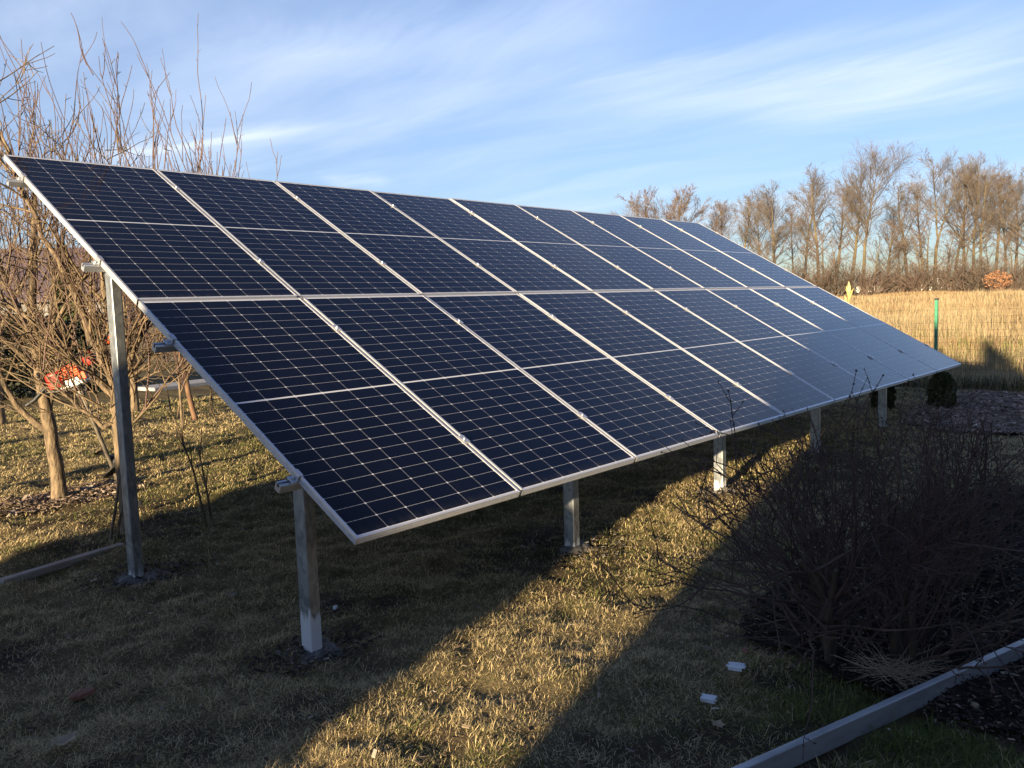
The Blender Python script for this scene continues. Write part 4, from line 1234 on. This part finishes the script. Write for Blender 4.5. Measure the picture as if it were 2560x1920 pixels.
def lump(name, loc, size, rz, mat, seed, label, cat, dz=0.0):
    rg = np.random.default_rng(seed)
    me = bpy.data.meshes.new(name); import bmesh
    bm = bmesh.new(); bmesh.ops.create_icosphere(bm, subdivisions=2, radius=1.0)
    for v in bm.verts:
        k = max(abs(v.co.x), abs(v.co.y), abs(v.co.z)); v.co = v.co * (0.55 + 0.45 / k) * (1 + rg.normal(0, 0.06))
        v.co.x *= size[0]; v.co.y *= size[1]; v.co.z *= size[2]
    bm.to_mesh(me); bm.free(); me.materials.append(mat)
    o = bpy.data.objects.new(name, me); COL.objects.link(o); o.location = on(*loc, dz); o.rotation_euler = (0, 0, rz)
    return tag(o, label, cat)


lump('brick_fragment', (-0.80, 0.88), (0.052, 0.030, 0.016), 0.2, M['brick'], 1, 'flat reddish brick fragment in the dark grass at lower left', 'brick', 0.02)
lump('stone_shard', (0.505, 0.885), (0.018, 0.012, 0.010), 0.7, M['white'], 2, 'small white shard on bare soil right of the nearest post', 'shard', 0.012)
lump('pale_stone', (1.22, -1.13), (0.022, 0.012, 0.010), 0.7, M['brick'], 3, 'small brown stone at the mulch edge under the dense bush', 'stone', 0.03)
lump('clay_clod', (1.30, -2.02), (0.020, 0.015, 0.010), 0.2, M['dryleaf'], 4, 'pale crumbly clod on the mulch below the steel tube', 'clod', 0.03)


def leaf_thing(loc, s, rz, seed, label):
    rg = np.random.default_rng(seed); mb = MB(); n = 14
    th = np.linspace(0, 2 * np.pi, n, endpoint=False); r = s * (1 + 0.28 * np.cos(5 * th) + 0.1 * rg.normal(0, 1, n))
    top = np.stack([r * np.cos(th) * 1.3, r * np.sin(th), 0.018 + 0.25 * r * np.abs(np.sin(th * 2 + 1))], 1)
    V = np.concatenate([[[0, 0, 0.010]], top, [[0, 0, 0.0085]], top - np.array([0, 0, 0.0015])])
    tr = []
    for i in range(n):
        j = (i + 1) % n; tr += [[0, 1 + i, 1 + j], [n + 1, n + 2 + j, n + 2 + i], [1 + i, n + 2 + i, n + 2 + j], [1 + i, n + 2 + j, 1 + j]]
    mb.add(V, tris=tr); o = mb.build('fallen_leaf', M['dryleaf'], None); o.location = on(*loc, 0.02); o.rotation_euler = (0, 0, rz)
    return tag(o, label, 'leaf', 'single fallen leaves on the lawn')


leaf_thing((-1.03, 0.44), 0.035, 0.4, 1, 'curled tan leaf on the grass near the lower left corner')
leaf_thing((0.53, -1.36), 0.020, 1.4, 2, 'small pale leaf on the grass left of the steel tube end')


# straw tuft by the tube
mb = MB(); rg_ = np.random.default_rng(31)
for i in range(150):
    a = rg_.uniform(0, 6.28); p = path(rg_, (rg_.normal(0, .05), rg_.normal(0, .05), 0.0), (math.cos(a), math.sin(a), rg_.uniform(0.2, 0.9)), rg_.uniform(0.08, 0.24), 5, 0.12, -0.10)
    p[:, 2] = np.maximum(p[:, 2], 0.006 + 0.02 * rg_.uniform())
    mb.tube(p, np.linspace(0.0016, 0.0008, len(p)), 3)
o = mb.build('straw_tuft', M['dryleaf']); o.location = on(1.36, -1.72, 0.03)
tag(o, 'tuft of dry straw on the mulch just behind the steel tube', 'straw')

# maize plants behind the far end of the array
def maize(px, dist, h, label, seed):
    rg = np.random.default_rng(seed); x, y = stand_at(px, dist); z = H(x, y)
    root = empty('dry_maize', (x, y, z), rg.uniform(0, 6), label=label, cat='maize plant', group='dry maize stalks behind the array corner')
    mb = MB(); p = path(rg, (0, 0, -0.05), (0.05, 0, 1), h, 8, 0.03); mb.tube(p, np.linspace(0.016, 0.007, len(p)), 6); mb.build('stalk', M['cornleaf'], root, True)
    lm = MB()
    for i in range(9):
        q, d = at_path(p, rg.uniform(0.45, 0.99)); a = rg.uniform(0, 6.28)
        lp = path(rg, q, (math.cos(a) * .35, math.sin(a) * .35, 1), 0.24, 8, 0.05, -0.05)
        w = 0.024 * np.sin(np.linspace(0.25, np.pi, len(lp)))[:, None] + 0.002
        s = np.cross(np.gradient(lp, axis=0), UP); s /= np.linalg.norm(s, axis=1)[:, None] + 1e-9
        nrm = np.array([0, 0, 0.004])
        V = np.stack([lp - s * w, lp - nrm, lp + s * w], 1).reshape(-1, 3)
        qd = []
        for k in range(len(lp) - 1):
            for c in range(2): qd.append([k * 3 + c, k * 3 + c + 1, k * 3 + c + 4, k * 3 + c + 3])
        lm.add(V, qd)
    lm.build('leaves', M['cornleaf'], root, True)


maize(2073, 15.5, 1.44, 'dry yellow maize stalk just behind the right edge of the array, leftmost', 1)
maize(2098, 15.8, 1.47, 'dry yellow maize stalk behind the array edge, middle of the three', 2)
maize(2113, 15.6, 1.62, 'tallest dry maize stalk behind the array edge, rightmost of the three', 3)

# ------------------------------------------------------------------ unseen shade casters, added and shaped to throw the foreground shade
E1 = np.array([math.cos(rad(SUN_AZ)), math.sin(rad(SUN_AZ))]); E2 = np.array([-E1[1], E1[0]])
def sunpos(along, across): return E1 * along + E2 * across
p = sunpos(-9.6, 1.66)
house('shade_shed', p[0], p[1], rad(SUN_AZ) - math.pi / 2, 3.5, 3.2, 1.73, 1.12, M['darkwood'], M['roof_grey'], 'added shed-like shade caster of dark wood left of the array, outside the view', 1, 'shed', e=0.03)  # added occluder, gable profile fitted to the shade at the array's left end
p = sunpos(-10.2, -1.90)
house('house', p[0], p[1], rad(SUN_AZ) - math.pi / 2, 2.1, 6.0, 3.55, 0.4, M['plaster'], M['roof_red'], 'added narrow house-like shade caster behind the photographer, outside the view', 2, e=0.03)  # added occluder, width and height set to bound the sunlit strip
house('house', 2.0, -11.6, math.pi / 2, 7.0, 15.0, 3.0, 2.0, M['plaster_grey'], M['roof_grey'], 'added large grey house-like sky blocker behind the mulch bed, outside the view', 3, e=0.2)  # added out of view to block sky light and darken the foreground
p = sunpos(-7.0, -3.0)
conifer(0, 0, 4.9, 0.75, 9000, 0.07, 'added tall conifer-like shade caster behind the photographer, outside the view', (p[0], p[1]))  # added occluder, gives the peak of the shadow on the field

# ------------------------------------------------------------------ grass, stalks, chips
def blades(name, x, y, z0, L, w, col, rg, lean=0.7, kind='grass', droop=0.4, mat=None, az=None, ln=None):
    n = len(x)
    a = rg.uniform(0, 2 * np.pi, n) if az is None else az
    ln = np.abs(rg.normal(0, lean, n)) if ln is None else ln
    d = np.stack([np.cos(a) * ln, np.sin(a) * ln, np.ones(n)], 1); d /= np.linalg.norm(d, axis=1)[:, None]
    s = np.stack([-np.sin(a + rg.normal(0, .6, n)), np.cos(a), np.zeros(n)], 1); s /= np.linalg.norm(s, axis=1)[:, None] + 1e-9
    base = np.stack([x, y, z0], 1); L = L[:, None]; w = w[:, None] / 2
    mid = base + d * L * 0.55
    d2 = d + np.stack([np.cos(a), np.sin(a), np.zeros(n)], 1) * droop * rg.uniform(0, 1, (n, 1)); d2[:, 2] -= droop * 0.8 * rg.uniform(0, 1, n); d2 /= np.linalg.norm(d2, axis=1)[:, None]
    tip = mid + d2 * L * 0.45
    V = np.stack([base - s * w, base + s * w, mid + s * w * 0.8, mid - s * w * 0.8, tip], 1).reshape(-1, 3)
    k = np.arange(n)[:, None] * 5
    mb = MB(); mb.add(V, k + np.array([[0, 1, 2, 3]]), k + np.array([[3, 2, 4]]), col=np.repeat(col, 5, 0))
    return tag(mb.build(name, mat or M['tint']), kind='stuff')


def wedge(rg, n, r0, r1, power, a0, a1):
    """points in a fan round the standpoint, thinning out with distance"""
    u = rg.uniform(0, 1, n); e = 2 - power
    r = (r0 ** e + u * (r1 ** e - r0 ** e)) ** (1 / e)
    th = rg.uniform(rad(a0), rad(a1), n)
    return CAM[0] + r * np.cos(th), CAM[1] + r * np.sin(th), r


def lawn():
    rg = np.random.default_rng(41)
    # tufts first, then blades leaning out of each
    x, y, r = wedge(rg, 118000, 1.9, 17, 1.45, 0, 86)
    k = 13
    big = rg.lognormal(0, 0.35, len(x)); hue = rg.uniform(0, 1, len(x))
    sp = np.maximum(0.020, r * 0.0062) * big
    X = (x[:, None] + rg.normal(0, 1, (len(x), k)) * sp[:, None]); Y = (y[:, None] + rg.normal(0, 1, (len(x), k)) * sp[:, None])
    A = np.arctan2(Y - y[:, None], X - x[:, None]) + rg.normal(0, 0.8, X.shape)
    rep = lambda q: np.repeat(q, k)
    x, y, a, r, big, hue = X.ravel(), Y.ravel(), A.ravel(), rep(r), rep(big), rep(hue)
    gr, bare = lawn_mix(x, y)
    keep = (rg.uniform(0, 1, len(x)) < 1 - 0.72 * bare) & (x < 12.1) & ~inside(BED, x, y) & ~inside(BED2, x, y)
    for px in PX:
        for yc, rr in ((0.465, 0.085), (2.275, 0.12)): keep &= np.hypot(x - px - 0.03, y - yc) > rr
    tq = np.clip(((x + 0.15) * 2.9 + (y + 1.458) * -0.878) / (2.9 ** 2 + 0.878 ** 2), 0, 1)
    keep &= np.hypot(x + 0.15 - tq * 2.9, y + 1.458 + tq * 0.878) > 0.055
    keep &= rg.uniform(0, 1, len(x)) < 0.55 + 0.45 * sstep(0.6 * vnoise(x, y, 0.45, 17) + 0.4 * vnoise(x, y, 0.17, 18), 0.36, 0.6)
    x, y, a, r, big, hue, gr = (q[keep] for q in (x, y, a, r, big, hue, gr))
    n = len(x)
    lush = np.exp(-((x - 1.0) ** 2 + (y + 1.75) ** 2) / 0.25)
    g = (hue * 0.7 + 0.3 * rg.uniform(0, 1, n)) < (0.13 + 0.36 * gr + 0.5 * lush)
    c = np.where(g[:, None], GREEN * rg.uniform(0.7, 1.7, (n, 1)) + np.array([0.06, 0.052, 0.006]) * rg.uniform(0, 1, (n, 1)), STRAW * rg.uniform(0.55, 1.55, (n, 1)))
    L = (0.012 + 0.022 * rg.uniform(0, 1, n)) * big ** 0.8 * (1 + 0.9 * lush) * (1 + 0.05 * r)
    w = np.maximum(0.0022, r * 0.00055) * rg.uniform(0.7, 1.3, n)
    ln = rg.uniform(0.4, 3.6, n) * (1 - 0.5 * lush)
    blades('grass', x, y, hgt(x, y) - 0.003, L, w, c, rg, 1.0, droop=0.8, az=a, ln=ln)


lawn()


def field():
    rg = np.random.default_rng(43)
    x, y, r = wedge(rg, 230000, 13.5, 92, 1.15, -2, 40)
    cl = 0.6 * vnoise(x, y, 2.6, 61) + 0.4 * vnoise(x, y, 0.7, 62)
    tall = sstep(r + 9 * (vnoise(x, y, 5, 63) - 0.5), 20, 31)
    keep = (x > 12.35) & (rg.uniform(0, 1, len(x)) < 0.3 + sstep(cl, 0.35, 0.6))
    x, y, r, tall, cl = (k[keep] for k in (x, y, r, tall, cl))
    n = len(x)
    L = (0.09 + 0.16 * rg.uniform(0, 1, n)) * (1 - tall) + tall * (0.35 + 0.45 * rg.uniform(0, 1, n)) * (0.7 + 0.6 * sstep(cl, 0.35, 0.75))
    L *= 1 - 0.65 * sstep(r, 72, 84)
    g = (rg.uniform(0, 1, n) < 0.35 * (1 - tall) * sstep(vnoise(x, y, 3, 64), 0.35, 0.7))
    gold = np.array([0.345, 0.27, 0.16]); brown = np.array([0.25, 0.175, 0.095])
    b = sstep(vnoise(x, y, 3.2, 65) + 0.25 * rg.normal(0, 1, n), 0.45, 0.8)[:, None]
    c = (gold * (1 - b) + brown * b) * rg.uniform(0.65, 1.35, (n, 1))
    c = np.where(g[:, None], np.array([0.13, 0.16, 0.045]) * rg.uniform(0.7, 1.4, (n, 1)), c)
    c = np.where((r > 80)[:, None], brown * rg.uniform(0.8, 1.3, (n, 1)), c)
    w = np.maximum(0.005, r * 0.00050) * rg.uniform(0.6, 1.3, n)
    blades('field_grass', x, y, hgt(x, y) - 0.02, L, w, c, rg, 0.22, droop=0.35)
    # rank dark growth along the fence foot
    m = 5000; y2 = rg.uniform(-6, 6, m); x2 = 12.35 + np.abs(rg.normal(0, 0.35, m))
    dark = np.where((rg.uniform(0, 1, m) < 0.5)[:, None], np.array([0.06, 0.065, 0.03]), np.array([0.20, 0.15, 0.08])) * rg.uniform(0.6, 1.4, (m, 1))
    blades('weeds', x2, y2, hgt(x2, y2) - 0.02, rg.uniform(0.08, 0.34, m), np.full(m, 0.012), dark, rg, 0.5, droop=0.5)


field()


def chips(name, poly, n, seed, cols, size, dz, fan=None):
    rg = np.random.default_rng(seed)
    x0, y0 = poly.min(0); x1, y1 = poly.max(0)
    x = rg.uniform(x0, x1, n * 2); y = rg.uniform(y0, y1, n * 2)
    k = inside(poly, x + rg.normal(0, 0.05, n * 2), y + rg.normal(0, 0.05, n * 2)); x, y = x[k][:n], y[k][:n]; n = len(x)
    l = size * rg.lognormal(0, 0.45, n); w = l * rg.uniform(0.25, 0.6, n); t = size * rg.uniform(0.08, 0.22, n)
    a = rg.uniform(0, 6.283, n); e1 = np.stack([np.cos(a), np.sin(a), rg.normal(0, .28, n)], 1); e1 /= np.linalg.norm(e1, axis=1)[:, None]
    e2 = np.cross(np.stack([rg.normal(0, .3, n), rg.normal(0, .3, n), np.ones(n)], 1), e1); e2 /= np.linalg.norm(e2, axis=1)[:, None]
    e3 = np.cross(e1, e2)
    c = np.stack([x, y, hgt(x, y) + dz + rg.uniform(0, 0.02, n)], 1)
    sg = np.array([[-1, -1, -1], [1, -1, -1], [1, 1, -1], [-1, 1, -1], [-.9, -.8, 1], [.85, -.9, 1], [.9, .8, 1], [-.8, .9, 1]])
    V = c[:, None] + sg[None, :, 0, None] * (e1 * l[:, None] / 2)[:, None] + sg[None, :, 1, None] * (e2 * w[:, None] / 2)[:, None] + sg[None, :, 2, None] * (e3 * t[:, None] / 2)[:, None]
    f = np.array([[0, 3, 2, 1], [4, 5, 6, 7], [0, 1, 5, 4], [1, 2, 6, 5], [2, 3, 7, 6], [3, 0, 4, 7]])
    q = (np.arange(n)[:, None, None] * 8 + f[None]).reshape(-1, 4)
    cols = np.array(cols); pk = rg.choice(len(cols), n, p=np.array([0.42, 0.30, 0.20, 0.08])[:len(cols)] / np.array([0.42, 0.30, 0.20, 0.08])[:len(cols)].sum())
    cc = cols[pk] * rg.uniform(0.6, 1.4, (n, 1))
    mb = MB(); mb.add(V.reshape(-1, 3), q, col=np.repeat(cc, 8, 0))
    return tag(mb.build(name, M['chip']), kind='stuff')


chips('bark_mulch', BED, 46000, 91, [(0.030, 0.022, 0.018), (0.06, 0.045, 0.036), (0.12, 0.085, 0.06), (0.30, 0.23, 0.16)], 0.0145, 0.026)
chips('leaf_litter', BED2, 22000, 92, [(0.19, 0.14, 0.11), (0.27, 0.20, 0.16), (0.36, 0.28, 0.22), (0.42, 0.34, 0.27)], 0.034, 0.022)
LIT = np.array([(-1.5, -0.5), (0.9, -2.4), (1.3, -1.0), (4, 0.2), (4, 3), (1, 5.8), (-0.5, 5.5), (-1.0, 2.0)])
chips('lawn_litter', LIT, 2600, 93, [(0.10, 0.07, 0.05), (0.16, 0.12, 0.085), (0.28, 0.22, 0.15), (0.36, 0.31, 0.24)], 0.014, 0.012)
TREEFOOT = np.array([(0.62 + 0.75 * math.cos(a) , 5.1 + 0.42 * math.sin(a)) for a in np.linspace(0, 6.2, 14)])
chips('tree_foot_litter', TREEFOOT, 1500, 94, [(0.14, 0.10, 0.07), (0.22, 0.16, 0.12), (0.34, 0.27, 0.21), (0.42, 0.36, 0.30)], 0.03, 0.015)
for k, (px, yc, rr) in enumerate(((0.1, 0.46, 0.27), (0.1, 2.27, 0.36), (2.09, 0.45, 0.36), (4.05, 0.45, 0.30))):
    ring = np.array([(px + rr * (1 + 0.25 * math.sin(3 * a + k)) * math.cos(a), yc + rr * (0.8 + 0.2 * math.cos(2 * a + k)) * math.sin(a)) for a in np.linspace(0, 6.1, 18)])
    chips('soil_clods', ring, 420, 95 + k, [(0.050, 0.040, 0.031), (0.085, 0.068, 0.052), (0.15, 0.13, 0.105), (0.24, 0.225, 0.20)], 0.017, 0.010)
